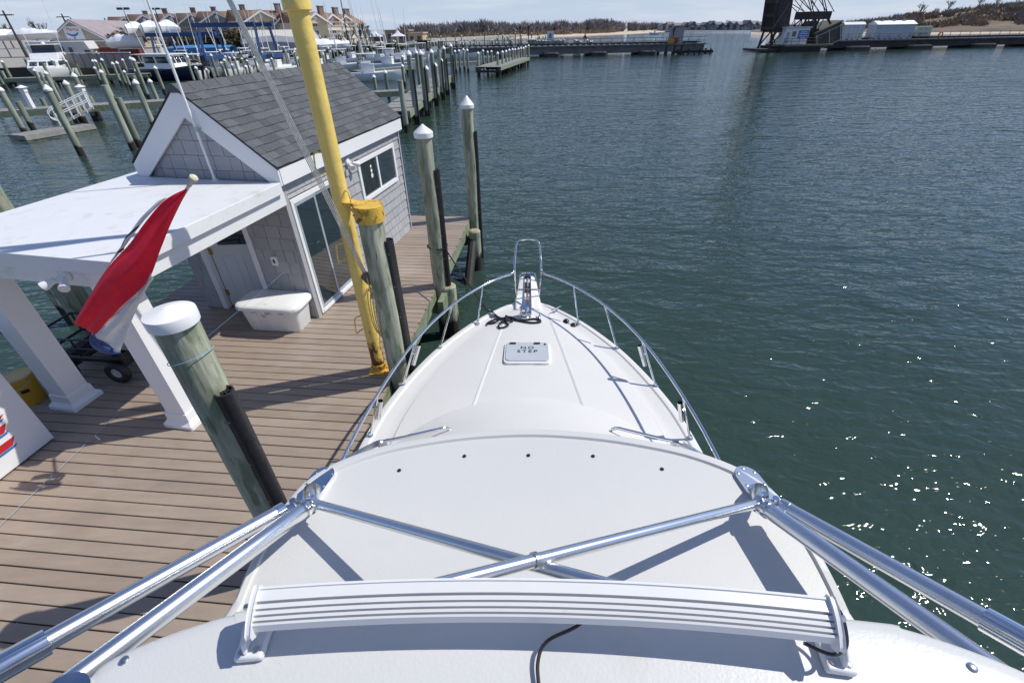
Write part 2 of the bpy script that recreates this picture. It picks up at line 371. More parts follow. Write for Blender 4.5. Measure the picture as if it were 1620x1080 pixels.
# foredeck: gunwale cap, side deck, raised trunk with a crown
def trunk_half(y): return max(halfb(y)-.33, .05)
def deck_sec(y):
    b = halfb(y); zs = sheer(y); tb = trunk_half(y); hc = float(np.interp(y, [3, 5, 6.2], [.15, .10, .01]))
    pts = [(b, zs-.012), (b-.006, zs+.012), (b-.03, zs+.022), (b-.085, zs+.020), (b-.105, zs+.006), (b-.20, zs+.004), (tb+.025, zs+.006), (tb+.008, zs+.012), (tb, zs+.03)]
    for k in range(1, 9):
        x = tb*(1-k/8); pts.append((x, zs+.03+hc*(1-(x/tb)**2)*.9))
    return pts
rows = []
for y, b in HBs:
    if y < 2.2: continue
    p = deck_sec(y) if b > .3 else [(b*(1-k/16), sheer(y)+.015*math.sin(min(1, k/4)*PI/2)) for k in range(17)]
    rows.append([(x, y, z) for x, z in p] + [(-x, y, z) for x, z in reversed(p[:-1])])
MB().grid(rows).build('foredeck', gel_deck, boat, 32)
def deck_z(x, y):
    b = halfb(y); tb = trunk_half(y); hc = float(np.interp(y, [3, 5, 6.2], [.15, .10, .01])); x = abs(x)
    return sheer(y)+.03+hc*.9*(1-(x/tb)**2) if x < tb else sheer(y)+.008
# non-slip panel seams: two raised ribs
for s in (-1, 1):
    g = []
    for k in range(25):
        y = 3.8+k*(2.05/24); x = s*(.62-.155*(y-3.8)/1.0)
        g.append([(x-.020, y, deck_z(x-.02, y)+.001), (x-.014, y, deck_z(x, y)+.006), (x+.014, y, deck_z(x, y)+.006), (x+.020, y, deck_z(x+.02, y)+.001)])
    MB().grid(g).build('deck_rib', gel_deck, boat)
for s in (-1, 1):
    MB().tube([(s*(trunk_half(y)+.008), y, sheer(y)+.0125) for y in np.linspace(3.0, 5.75, 30)], .0045, 5).build('deck_seam', M('crease_shade_grey', (.30, .30, .31), .6), boat)  # seam along the trunk crease, crease shadow put into its dark grey
# side decks and cockpit behind, so that nothing is hollow below the hardtop
ys_ = [2.35, 1.5, .5, -.5, -1.5, -2.5, -3.5, -4.18]
MB().prism([(halfb(y)-.004, y) for y in ys_]+[(-halfb(y)+.004, y) for y in reversed(ys_)], .3, sheer(-4.2)-.03).build('cockpit_deck', gel_deck, boat)
for s in (-1, 1): MB().grid([[(s*(halfb(y)+.001), y, sheer(y)-.010), (s*(halfb(y)-.02), y, sheer(y)+.018), (s*(halfb(y)-.24), y, sheer(y)+.018), (s*(halfb(y)-.26), y, sheer(y)-.25)] for y in [2.25]+ys_[1:]]).build('side_deck', gel_deck, boat)
# cabin front: coaming curving up from the deck, then the windshield under the hardtop
def arc_y(x): return 3.93-.20*x*x-.05*x**4
rows = []
prof = [(0, .0), (.04, .010), (.16, .045), (.40, .14), (.75, .31), (1.05, .48), (1.45, .74)]
for dy, dz in prof:
    r = []
    for k in range(33):
        x = -1.46+2.92*k/32; y = arc_y(x)-dy; r.append((x*(1-.05*dy), y, deck_z(min(abs(x), trunk_half(arc_y(x))-.01), arc_y(x))-.002+dz))
    rows.append(r)
MB().grid(rows).build('cabin_coaming', gel_deck, boat, 60)
ws = []
for t in (0, 1):
    ws.append([(x*(1-.28*t), (arc_y(x)-1.43)*(1-t)+(1.50-.22*x*x)*t, (sheer(3)+.17+.72)*(1-t)+3.33*t) for x in [-1.38+2.76*k/20 for k in range(21)]])
wsh = MB().grid(ws).build('windshield', glass_dark, boat)
for x in (-.48, .48):
    MB().tube([(x, arc_y(x)-1.43, sheer(3)+.88), (x*.72, 1.5-.22*x*x+.01, 3.33)], .03, 6).build('mullion', white_paint, wsh)
for s in (-1, 1):
    MB().add([(s*1.38, 2.45, 1.95), (s*.99, 1.05, 3.33), (s*1.0, -1.5, 3.33), (s*1.5, -1.5, 1.3), (s*1.55, 2.0, 1.3)], [(0, 1, 2, 3, 4)]).build('cabin_side', gel, boat, solid=.03)
# grab rails beside the windshield
for s in (-1, 1):
    p0 = BL(at(712 if s < 0 else 968, 678, z=1.72)); p1 = BL(at(603 if s < 0 else 1070, 703, z=1.78))
    q = [(p0.x, p0.y, p0.z-.07), (p0.x, p0.y, p0.z-.01), p0+Vector((s*.05, -.02, .03))] + [p0.lerp(p1, t)+Vector((0, 0, .03)) for t in (.2, .5, .8)] + [p1+Vector((0, 0, .03)), (p1.x, p1.y-.03, p1.z-.06)]
    gr = MB().tube(spline(q, 4), .016, 10).build('grab_rail', chrome, boat)
    MB().lathe([(.035, 0), (.035, .012), (.02, .016)], 12, (p0.x, p0.y, p0.z-.08)).build('rail_foot', chrome, gr)
    e0 = BL(at(607 if s < 0 else 1066, 700, z=1.80)); e1 = BL(at(545 if s < 0 else 1122, 728, z=1.62))
    q = [e0+Vector((0, 0, -.08)), e0+Vector((0, 0, -.01)), e0+Vector((s*.04, -.03, .025)), e0.lerp(e1, .5)+Vector((0, 0, .02)), e1]
    MB().tube(spline(q, 5), .028, 10).build('cabin_side_rail', steel, boat)
# foredeck hatch with NO STEP lettering
hz = deck_z(0, 4.77); hx, hy = -.012, 4.77
def rrect(cx, cy, w, hgt, r, n=5):
    out = []
    for sx, sy, a0 in ((1, 1, 0), (-1, 1, 90), (-1, -1, 180), (1, -1, 270)):
        for k in range(n+1):
            a = rad(a0+90*k/n); out.append((cx+sx*(w/2-r)+r*math.cos(a), cy+sy*(hgt/2-r)+r*math.sin(a)))
    return out
hat = put('deck_hatch', None, boat, (hx, hy, hz-.022), 0); hat.rotation_euler = (rad(-1.5), 0, 0)
MB().prism(rrect(0, 0, .60, .47, .06), -.03, .040).build('hatch_frame', gel, hat, bevel=.008)
MB().prism(rrect(0, .012, .555, .42, .05), .0405, .052).build('hatch_lid', M('hatch_lid_grey', (.46, .50, .54), .3, var=.03), hat, bevel=.004)
o = put('lettering', text_mesh('NO\nSTEP', .078, black_print, .0008, 1.35, .0012), hat, (.0, .045, .0535)); o.scale = (1.3, 1.05, 1)
for x in (-.19, .13): MB().prism(rrect(x, .185, .085, .028, .013), .0522, .066).build('hatch_hinge', black_plastic, hat)
MB().lathe([(.013, .0522), (.013, .064), (.008, .066)], 10, (.235, .165, 0)).build('hatch_knob', black_plastic, hat)
for x in (-.14, .14): MB().box((x-.045, -.238, .012), (x+.045, -.2355, .028)).build('hatch_latch', steel, hat)
# bow pulpit with anchor roller channel
pul = []
for y, b in ((5.95, .19), (6.22, .20), (6.45, .175), (6.75, .155), (6.93, .14), (7.0, .10)):
    pul.append([(-b, y, sheer(y)-.06), (-b, y, sheer(y)+.045), (-b+.02, y, sheer(y)+.06), (0, y, sheer(y)+.065), (b-.02, y, sheer(y)+.06), (b, y, sheer(y)+.045), (b, y, sheer(y)-.06)])
p = MB().grid(pul, closed=True); p.f.append(tuple(range(len(p.v)-7, len(p.v)))); p.f.append(tuple(range(6, -1, -1)))
p.build('bow_pulpit', gel, boat, bevel=.01)
ch = MB()
zc = 1.545
ch.box((-.062, 5.82, zc-.03), (.058, 7.03, zc-.004)); ch.box((-.062, 5.82, zc-.004), (-.048, 7.03, zc+.03)); ch.box((.044, 5.82, zc-.004), (.058, 7.03, zc+.03))
ar = ch.build('anchor_roller', steel, boat, bevel=.003)
MB().box((-.046, 6.42, zc-.003), (.042, 6.98, zc+.012)).build('anchor_slot', black_plastic, ar)
MB().tube([(-.047, 6.93, zc+.02), (.043, 6.93, zc+.02)], .03, 12).build('roller', black_rub, ar)
for k in range(9):
    y = 6.0+k*.075; lk = arc_pts((0, 0, 0), .02, 0, 2*PI, 7)[:-1]
    pts = [(p[0]*.75 if k % 2 else 0.0, y+p[1]*1.9, zc+.015+(0 if k % 2 else p[0]*.75)) for p in lk]
    MB().tube(pts, .006, 5, close=True).build('chain_link', M('rusty_chain', (.30, .17, .06), .6, .5, var=.4, scale=40), ar)
MB().tube([(0, 6.6, zc+.02), (0, 6.95, zc+.02)], .016, 8).build('anchor_shank', M('galvanised', (.45, .46, .46), .4, .8), ar)
wl = MB().lathe([(.085, 0), (.085, .02), (.07, .03), (.062, .07), (.05, .085), (.05, .1), (.07, .115), (.07, .15), (.055, .165)], 20, (-.055, 5.74, deck_z(0, 5.74)-.004)).build('windlass', chrome, boat)
MB().tube([(-.055, 5.74, deck_z(0, 5.74)+.05), (.05, 5.74, deck_z(0, 5.74)+.05)], .05, 14).build('gypsy', chrome, wl)
def cleat(x, y, rz, parent, mat, L=.2):
    c = put('cleat', bpy.data.meshes.new('cleat'), parent, (x, y, deck_z(x, y)), rz)
    m = MB(); m.tube(spline([(0, -L/2, .052), (0, -L/4, .055), (0, 0, .05), (0, L/4, .055), (0, L/2, .052)], 3), [.006]+[.011]*11+[.006], 8)
    for yy in (-.03, .03): m.tube([(0, yy, 0), (0, yy, .05)], .011, 8)
    m.box((-.02, -.06, 0), (.02, .06, .008))
    me = m.mesh('cleat', mat); c.data = me; return c
cleat(-.55, 5.87, rad(35), boat, chrome); cleat(.43, 5.97, rad(-50), boat, chrome); cleat(.17, 5.68, 0, boat, steel, .16)
for px_, py_ in ((896, 506), (908, 512)):
    q = BL(at(px_, py_, z=1.49)); MB().lathe([(.045, 0), (.045, .012), (.03, .028), (.012, .033)], 16, (q.x, q.y, deck_z(q.x, q.y)-.001)).build('deck_vent', black_plastic, boat)
# bow rail: one bent tube with the raised loop over the pulpit
def rail_z(y): return sheer(y)+float(np.interp(y, [2.5, 6.2], [.50, .52]))
RP = [(2.35, 1.70), (2.75, 1.675), (3.2, 1.635), (3.7, 1.56), (4.2, 1.455), (4.6, 1.34), (5.0, 1.185), (5.4, .975), (5.7, .765), (5.95, .55), (6.12, .355), (6.2, .245)]
right = [(x, y, rail_z(y)) for y, x in RP] + [(.205, 6.27, rail_z(6.2)+.02), (.200, 6.36, rail_z(6.3)+.10), (.190, 6.50, 2.20), (.175, 6.58, 2.30), (.13, 6.63, 2.345), (.0, 6.65, 2.355)]
sym = right + [(-x, y, z) for x, y, z in reversed(right[:-1])]
br = MB().tube(spline(sym, 5), .0165, 12).build('bow_rail', chrome, boat)
for s in (-1, 1):
    MB().tube(spline([(s*.17, 6.33, 1.52), (s*.195, 6.35, 1.75), (s*.20, 6.36, rail_z(6.3)+.10)], 4), .0165, 10).build('pulpit_post', chrome, br)
MB().tube(spline([(-.13, 6.82, 1.54), (-.13, 6.86, 1.62), (-.10, 6.90, 1.66), (0, 6.91, 1.665), (.10, 6.90, 1.66), (.13, 6.86, 1.62), (.13, 6.82, 1.54)], 4), .014, 8).build('pulpit_loop', chrome, br)
MB().tube([(-.26, 6.52, 1.56), (.30, 6.52, 1.56)], .009, 8).build('anchor_pin', steel, br)
ST = [(5.62, .735, 5.83, .62), (5.03, 1.20, 5.30, 1.04), (4.28, 1.545, 4.52, 1.39), (3.45, 1.72, 3.55, 1.595)]
for s in (-1, 1):
    for i, (yb, xb, yt, xt) in enumerate(ST):
        xt = float(np.interp(yt, [q[0] for q in RP], [q[1] for q in RP]))
        b0 = Vector((s*xb, yb, sheer(yb)+.018)); t0 = Vector((s*xt, yt, rail_z(yt)))
        st = MB().tube([b0, b0.lerp(t0, .5), t0], .0125, 10).build('stanchion', chrome, br)
        MB().lathe([(.034, -.004), (.034, .008), (.018, .022), (.016, .045)], 14, tuple(b0)).build('stanchion_base', chrome, br)
        if i >= 2:
            c = b0.lerp(t0, .72)+Vector((-s*.055, -.03, 0)); ax = (t0-b0).normalized(); ax = (ax+Vector((0, -.25, 0))).normalized()
            mm = MB().tube([c-ax*.15, c+ax*.13], .025, 14, caps=False); mm.tube([c-ax*.149, c+ax*.129], .0215, 14, caps=False)
            mm.tube([c-ax*.15, c-ax*.147], .0245, 14)
            mm.tube([b0.lerp(t0, .72), c], .013, 8); mm.build('rod_holder', chrome, br)
# ---- hardtop
ZH = 3.40
Lp = [(836, 676), (740, 683), (660, 695), (600, 707), (540, 728), (492, 755), (452, 795), (415, 848), (388, 900), (366, 950)]
Rp = [(836, 676), (930, 681), (1010, 690), (1090, 706), (1160, 729), (1212, 756), (1252, 798), (1290, 855), (1325, 920), (1345, 965)]
half = []
for a, b in zip(Lp, Rp):
    A = BL(at(*a, z=ZH)); B = BL(at(*b, z=ZH)); half.append(((B.x-A.x)/2, (A.y+B.y)/2))
half[0] = (0, half[0][1])
half[0] = (0, half[1][1]+.020)
sp = spline([(-half[1][0], half[1][1], 0)] + [(x, y, 0) for x, y in half], 4)
hs = [(max(p.x, 0), p.y) for p in sp[4:]] + [(1.16, .2), (1.17, -1.6)]
ring = hs + [(-x, y) for x, y in reversed(hs[1:])]
def hz_(x, y): return ZH-.012*(x/1.1)**2-.004*max(0, y-.6)**2
def ring_row(sc, dz, crown=True):
    return [(x*sc, (y-.2)*sc+.2, (hz_(x*sc, (y-.2)*sc+.2) if crown else ZH-.06)+dz) for x, y in ring]
rows = [ring_row(s_, d_) for s_, d_ in ((.001, 0), (.2, 0), (.4, 0), (.6, 0), (.8, 0), (.92, 0), (.962, -.001), (.967, .010), (.985, .012), (.996, .004), (1.0, -.012), (1.0, -.05), (.985, -.07), (.5, -.07), (.001, -.07))]
ht = MB().grid(rows, closed=True).build('hardtop', gel_grey, boat, 40)
for px_, py_ in ((632, 745), (735, 723), (836, 722), (938, 723), (1047, 743)):
    q = BL(at(px_, py_, z=ZH-.01)); z = hz_(q.x, q.y)
    MB().lathe([(.009, -.01), (.009, .004), (.006, .007)], 8, (q.x, q.y, z)).build('screw', black_plastic, ht)
# ---- tower legs, base plates and cross tubes
def hp(px_, py_, z): return BL(at(px_, py_, z=z))
for s in (-1, 1):
    c = hp(507 if s < 0 else 1186, 772, ZH-.045); z0 = hz_(c.x, c.y)
    pl = put('base_plate', bpy.data.meshes.new('base_plate'), boat, (c.x, c.y, z0+.001), rad(8*s)); pl.rotation_euler = (rad(-3), rad(7*s), rad(10*s))
    outline = [(-.055, -.07)] + [(.055*math.cos(a), .035+.055*math.sin(a)) for a in [PI-PI*k/10 for k in range(11)]] + [(.055, -.07), (.035, -.11), (-.035, -.11)]
    pl.data = MB().prism(outline, -.012, .012).mesh('base_plate', chrome if s < 0 else alu)
    for x, y in ((-.04, .05), (.04, .05), (-.043, -.02), (.043, -.02), (.0, .075)):
        MB().lathe([(.006, .012), (.006, .0145), (.003, .0155)], 8, (x, y, 0)).build('screw', steel, pl)
    foot = Vector((c.x, c.y-.045, z0+.008))
    # inner leg runs aft and up below the brow, outer leg runs aft outside it
    J = hp(492 if s < 0 else 1203, 797, 3.49)                                    # clamp
    e_in = hp(235 if s < 0 else 1500, 988 if s < 0 else 1008, 3.66)
    J2 = hp(447 if s < 0 else 1238, 806 if s < 0 else 800, 3.505)
    e_out = hp(-30 if s < 0 else 1660, 1073 if s < 0 else 1036, 3.74)
    d = (e_in-J).normalized()
    leg = MB().tube([foot, foot.lerp(J, .35)+Vector((0, 0, .03)), foot.lerp(J, .7)+Vector((0, 0, .015)), J, J+d*.3, e_in, e_in+d*1.2], .0315, 20).build('tower_leg', alu, boat)
    col = MB().tube([J-d*.012, J+d*.012], .039, 20); col.tube([J+d*.030, J+d*.042], .038, 20); col.tube([J+Vector((0, 0, .045)), J+Vector((0, 0, .066))], .011, 8)
    col.build('clamp_ring', chrome, leg)
    d2 = (e_out-J2).normalized()
    MB().tube([J2, e_out, e_out+d2*.8], .0275, 20).build('tower_leg', alu, boat)
    k = MB().tube([J2+d2*.02, J+Vector((s*.02, 0, .01))], .016, 10); k.tube([J2-d2*.004, J2+d2*.03], .030, 16)
    k.tube([J2.lerp(J, .45)+Vector((0, 0, -.0)), J2.lerp(J, .45)+Vector((0, 0, .045))], .013, 8); k.build('leg_bracket', chrome, leg)
    for q_ in (e_in+d*1.15, e_out+d2*.75): MB().tube([q_+Vector((0, 0, -.01)), Vector((min(max(q_.x, -1.62), 1.62), q_.y-.15, 1.16))], .03, 16).build('tower_post', alu, boat)
    fc = e_out-d2*.07
    MB().tube([fc-d2*.05, fc+d2*.06], .036, 18).build('tube_coupling', chrome, leg)
cl = hp(497, 796, 3.50); crr = hp(1198, 796, 3.50)
lo = hp(930, 911, 3.46); up_ = hp(740, 910, 3.50)
def ext(a, b, t): return a+(b-a)*t
MB().tube([cl, ext(cl, hp(846, 893, 3.80), 1.0), ext(cl, hp(846, 893, 3.80), 1.28)], .0185, 18).build('cross_tube', alu, boat)
X = hp(846, 886, 3.84)
MB().tube([crr, X, ext(crr, X, 1.28)], .0185, 18).build('cross_tube', alu, boat)
dX = (X-crr).normalized(); MB().tube([X-dX*.006, X+dX*.006], .023, 18).build('cross_clamp', steel, boat)
# ---- upper brow in front of the tower station
ZB = 3.90
Lb = [(398, 958), (330, 971), (262, 990), (200, 1011), (140, 1038), (105, 1060), (82, 1083)]
Rb = [(1345, 968), (1400, 976), (1470, 997), (1545, 1024), (1600, 1045), (1640, 1068), (1662, 1095)]
half = [(0, BL(at(866, 932, z=ZB)).y)]
for a, b in zip(Lb, Rb):
    A = BL(at(*a, z=ZB)); B = BL(at(*b, z=ZB)); half.append(((B.x-A.x)/2, (A.y+B.y)/2))
cxb = .045
hs = [(p.x, p.y) for p in spline([(x, y, 0) for x, y in half], 4)]
xe, ye = hs[-1]; hs += [(xe+.03, ye-.1), (xe+.03, -1.3)]
ring = [(x+cxb, y) for x, y in hs] + [(-x+cxb, y) for x, y in reversed(hs[1:])]
def bz(x, y): return ZB-.008*((x-cxb)/.9)**2
rows = []
for s_, d_ in ((.001, 0), (.5, 0), (.8, 0), (.93, 0), (.965, -.001), (.985, -.004), (.996, -.014), (1.0, -.03), (.997, -.05), (.97, -.062), (.001, -.062)):
    rows.append([((x-cxb)*s_+cxb, (y+.4)*s_-.4, bz((x-cxb)*s_+cxb, 0)+d_) for x, y in ring])
brow = MB().grid(rows, closed=True).build('tower_brow', gel_under, boat, 40)
for px_, py_ in ((200, 1047), (1533, 1059)):
    q = BL(at(px_, py_, z=ZB-.02)); MB().lathe([(.010, -.004), (.010, .002), (.006, .0045)], 10, (q.x, q.y, bz(q.x, 0))).build('screw', steel, brow)
q = BL(at(118, 1082, z=ZB-.02))
MB().prism([(q.x+.05*math.cos(a), q.y-.02+.04*math.sin(a)) for a in [2*PI*k/20 for k in range(20)]], bz(q.x, 0)-.01, bz(q.x, 0)+.004).build('mount_plate', chrome, brow)
for s in (-1, 1): MB().tube([(cxb+s*.6, -.9, ZB-.06), (cxb+s*.7, -1.0, 3.30)], .03, 14).build('brow_post', alu, boat)
# ---- curved LED light bar on the brow
lb = put('light_bar', None, boat, (0, 0, 0))
tl, tc_, tr = BL(at(408, 931, z=4.035)), BL(at(868, 912, z=4.035)), BL(at(1308, 936, z=4.035))
cx = (tl.x+tr.x)/2; yE = (tl.y+tr.y)/2; hw = (tr.x-tl.x)/2; sag = tc_.y-yE
def bar_y(x): return yE+sag*(1-((x-cx)/hw)**2)
# profile in the (aft, up) plane, starting at the top front edge: flat band, then grooves
prof = [(.0, .0), (.0, .012), (.008, .013), (.009, .008), (.040, .004)]
v = .040
for k in range(4):
    w_ = .0175-.002*k; dz = -.0055*(k+1)
    prof += [(v+.0006, dz-.014), (v+.0050, dz-.014), (v+.0056, dz+.003), (v+w_, dz)]; v += w_
prof += [(v+.002, -.035), (v+.004, -.05), (v-.01, -.064), (v-.03, -.068), (.006, -.06), (-.004, -.03)]
rows = []
for k in range(49):
    x = cx-hw+2*hw*k/48; y = bar_y(x); sl = -2*sag*(x-cx)/hw**2; nrm = Vector((-sl, 1)).normalized()
    rows.append([(x-nrm.x*a*.72, y-nrm.y*a*.72, 4.02+z*.75) for a, z in prof])
hb = MB().grid(rows, closed=True); hb.build('bar_housing', bar_white, lb, 25)
for s in (-1, 1):
    x = cx+s*hw; y = bar_y(x); sl = -2*sag*(x-cx)/hw**2; nrm = Vector((-sl, 1)).normalized(); tg = Vector((nrm.y, -nrm.x))
    pts = [(-.008, -.055), (-.006, .010), (.004, .018), (.03, .014), (.06, .004), (.095, -.016), (.118, -.036), (.120, -.052), (.10, -.070), (.02, -.072)]
    e = MB(); n_ = len(pts)
    for h_ in (0, .012):
        for a, z in pts: e.v.append((x-nrm.x*a*.72+tg.x*s*h_, y-nrm.y*a*.72+tg.y*s*h_, 4.02+z*.75))
    e.f += [tuple(range(n_)), tuple(range(2*n_-1, n_-1, -1))] + [(i, (i+1) % n_, n_+(i+1) % n_, n_+i) for i in range(n_)]
    e.build('end_cap', bar_white, lb, bevel=.003)
    b = put('bar_bracket', bpy.data.meshes.new('bar_bracket'), lb, (x+s*.026, y-.045, bz(x, 0)), -math.atan(sl)*-1)
    b.rotation_euler = (0, rad(2*s), math.atan(sl))
    m = MB().box((-.030, -.055, .001), (.032, .03, .022)); m.prism([(-.05, .022), (.03, .022), (.02, .055), (-.01, .07), (-.04, .05)], -.001*s, .010*s, 'x')
    b.data = m.mesh('bar_bracket', bar_white); md = b.modifiers.new('bevel', 'BEVEL'); md.width = .006; md.segments = 2
    for sx in (-.015, .017): MB().lathe([(.008, .0222), (.008, .0245), (.004, .026)], 10, (sx, -.038, 0)).build('screw', steel, b)
    pb = MB().tube([(x+s*.005, y-.03, 4.0), (x+s*.03, y-.03, 4.0)], .007, 8); pb.build('pivot_bolt', steel, lb)
c0 = Vector((BL(at(918, 986, z=3.97)))); c1 = BL(at(868, 1012, z=3.93)); c2 = BL(at(852, 1040, z=3.918)); c3 = BL(at(853, 1090, z=3.912))
MB().tube(spline([c0+Vector((.04, .05, .0)), c0, c1, c2, c3, c3+Vector((.02, -.15, 0))], 6), .0042, 8).build('power_cable', black_plastic, lb)
xr = cx+hw
MB().tube(spline([(xr-.06, bar_y(xr-.06)-.07, 3.965), (xr-.01, bar_y(xr)-.082, 3.958), (xr+.025, bar_y(xr)-.07, 3.962), (xr+.034, bar_y(xr)-.04, 3.98), (xr+.028, bar_y(xr)-.015, 4.0), (xr+.015, bar_y(xr)-.01, 4.0)], 5), .004, 8).build('power_cable', black_plastic, lb)
# mooring line: coil on the foredeck, over the cleat, out to the pile
cz = lambda x, y: deck_z(x, y)+.018
W = lambda x, y, z=None: BW((x, y, cz(x, y) if z is None else z))
rope = thing('mooring_line', 'black mooring rope in a loose tangle on the white foredeck, led ashore to a piling', 'rope', (0, 0, 0))
pileP = Vector((-1.30, 7.62, 1.86))
tang = [W(.16, 5.62), W(.18, 5.55), W(.05, 5.52), W(-.12, 5.58), W(-.25, 5.66, 1.56), W(-.33, 5.60), W(-.28, 5.47), W(-.38, 5.40), W(-.42, 5.48), W(-.34, 5.60, 1.56), W(-.40, 5.70), W(-.54, 5.68), W(-.60, 5.60), W(-.50, 5.58), W(-.36, 5.62, 1.57), W(-.24, 5.70), W(-.22, 5.58), W(-.30, 5.55, 1.57), W(-.32, 5.66, 1.585), W(-.26, 5.68), W(-.20, 5.62), W(-.05, 5.60), W(.08, 5.63), W(.17, 5.62)]
MB().tube(spline(tang, 5), .0135, 7).build('rope_coil', black_rope, rope)
for o_ in (0, .035):
    MB().tube(spline([W(-.33, 5.64+o_), W(-.44, 5.75+o_), W(-.55, 5.87+o_, 1.53)], 4), .011, 7).build('rope_fall', black_rope, rope)
MB().tube(spline([W(-.55, 5.87, 1.53), W(-.64, 5.98, 1.52), W(-.86, 6.45, 1.55), pileP+Vector((.22, -.2, -.06)), pileP+Vector((.16, -.03, 0))], 6), .012, 7).build('rope_lead', black_rope, rope)
MB().tube([pileP+Vector((.172*math.cos(a), .172*math.sin(a)+.03, .008*math.sin(2*a))) for a in [2*PI*k/20 for k in range(20)]], .014, 7, close=True).build('rope_turn', black_rope, rope)
# ------------------------------------------------------------------ the dock
DZ = 1.09
DL, DW = frame((-1.9, 2.6, DZ), 5.95)
dock = thing('dock', 'brown composite plank dock beside the white boat, on green treated stringers', 'dock', (-1.9, 2.6, DZ), -rad(5.95))
PW = 4.86
pm = MB().prism([(-.0665, -.026), (.0665, -.026), (.0665, -.004), (.0625, 0), (-.0625, 0), (-.0665, -.004)], -PW/2, PW/2, 'x').mesh('plank', plank_m)
n_pl = 76
for i in range(n_pl):
    y = 8.70-.144*i; o = put('plank', pm, dock, (-PW/2+.012*math.sin(i*2.3), y, .0015*math.sin(i*1.7)))
for x in (-.04, -1.2, -2.4, -3.6, -4.8):
    MB().box((x-.04, -2.2, -.29), (x+.04, 8.72, -.028)).build('stringer', timber, dock)
MB().box((-4.84, 8.76, -.29), (0, 8.80, -.03)).build('end_fascia', timber, dock)
for y in (-1.8, .4, 2.85, 5.0, 8.3):
    MB().box((-4.7, y-.07, -.55), (.10, y+.07, -.292)).build('cross_beam', timber, dock)
    for x in (-4.3, -2.5, -.9):
        MB().lathe([(.15, -2.2), (.14, -.56)], 14, (x, y, 0)).build('bearing_pile', pile_wood, dock)
# stub piles at the edge
for y, top in ((2.30, -.02), (5.05, .0), (8.05, -.08)):
    sp = MB().lathe([(.15, -2.3), (.145, top-.02), (.13, top)], 18, (.20, y, 0)).build('stub_pile', pile_wood, dock)
    MB().lathe([(.128, top+.002), (.11, top+.012)], 18, (.20, y, 0)).build('pile_end', end_grain, sp)
MB().cbox((.16, 4.75, -.20), (.10, .42, .26)).build('edge_block', timber, dock)
MB().tube([(.12, 7.1, -1.25), (.17, 8.15, -.16)], .11, 10).build('brace', wet_timber, dock)

# ------------------------------------------------------------------ mooring piles beside the dock
def capped_pile(label, x, y, top, r=.155, bump=None, cap='dome', group=None, z0=-2.4, conek=1.):
    t = thing('mooring_pile', label, 'piling', (x, y, 0), random.uniform(0, 6), group)
    rr = random.Random(int(x*1000+y*77)); rows = []
    nz_ = 14
    for k in range(nz_+1):
        z = z0+(top-z0)*k/nz_; ra = r*(1.06-.09*k/nz_)
        rows.append([((ra*(1+.018*math.sin(3*a+k*.9)+.012*math.sin(7*a-k*1.7)))*math.cos(a)+.006*math.sin(k*1.3), ra*(1+.018*math.sin(3*a+k*.9))*math.sin(a)+.006*math.cos(k*.9), z) for a in [2*PI*j/26 for j in range(26)]])
    m = MB().grid(rows, closed=True); m.f.append(tuple(range(len(m.v)-26, len(m.v))))
    m.build('shaft', pile_wood, t, 60)
    if cap == 'dome':
        MB().lathe([(r*1.10, top-.065), (r*1.115, top-.045), (r*1.115, top+.002), (r*1.10, top+.008), (r*.6, top+.026), (r*.15, top+.044), (.004, top+.048)], 36).build('cap', cap_white, t, 30)
    elif cap == 'cone':
        MB().lathe([(r*1.12, top-.065), (r*1.14, top-.045), (r*1.14, top+.008), (r*1.04, top+.022), (r*.5, top+.075*conek), (.004, top+.125*conek)], 30).build('cap', cap_white, t, 30)
    t.rotation_euler = (0, 0, 0)
    if bump:
        bx, by, bt, br_ = bump
        b = MB().tube([(bx, by, z0), (bx, by, bt)], br_, 22, caps=False); b.tube([(bx, by, z0), (bx, by, bt-.002)], br_*.82, 22, caps=False)
        b.grid([[(bx+q*math.cos(a), by+q*math.sin(a), bt) for a in [2*PI*j/22 for j in range(22)]] for q in (br_, br_*.82)], closed=True)
        for a in (.4, 1.5, 2.6): b.cbox((bx, by, bt-.03), (br_*1.66, .008, .05), a)
        bo = b.build('rubber_bumper', black_rub, t)
        dx, dy = bx/math.hypot(bx, by), by/math.hypot(bx, by)
        sc = MB()
        for z in np.arange(.4, bt-.1, .42):
            for s in (-1, 1): sc.tube([(bx-s*dy*br_*.9, by+s*dx*br_*.9, z), (bx-s*dy*br_*1.03+.0, by+s*dx*br_*1.03, z)], .007, 6)
        sc.build('bumper_bolts', steel, bo)
    return t
d = ray(262, 484); p = Vector((0, 0, CAM_H))+d*2.62
near_xy = (p.x, p.y); near_top = p.z-.05
capped_pile('thick green mottled piling with a low white cap and a black bumper, beside the hardtop', p.x, p.y, near_top, .124, (.125, -.040, near_top-.56, .060))
MB_ = MB().tube([(p.x+  .130*math.cos(a), p.y+.130*math.sin(a), near_top-.30+.04*math.cos(a+.6)) for a in [2*PI*k/24 for k in range(24)]], .0025, 5, close=True)
tag(MB_.build('cord_loop', blue_line), 'thin blue cord tied round the thick mottled piling', 'cord')
q = at(640, 600, z=DZ); colP = (-1.545, 4.93)
t_top = at(576, 325, Y=colP[1]).z
colpile = capped_pile('green piling with a rusty yellow steel collar, strapped to the yellow mast', colP[0], colP[1], t_top-.02, .14, (.145, .01, t_top-.40, .066), None)
cm = MB().lathe([(.150, t_top-.17), (.162, t_top-.165), (.162, t_top+.008), (.155, t_top+.014), (.01, t_top+.016)], 32); cm.build('collar', rusty_yellow, colpile)
MP = (-1.876, 5.091)                                   # the mast foot
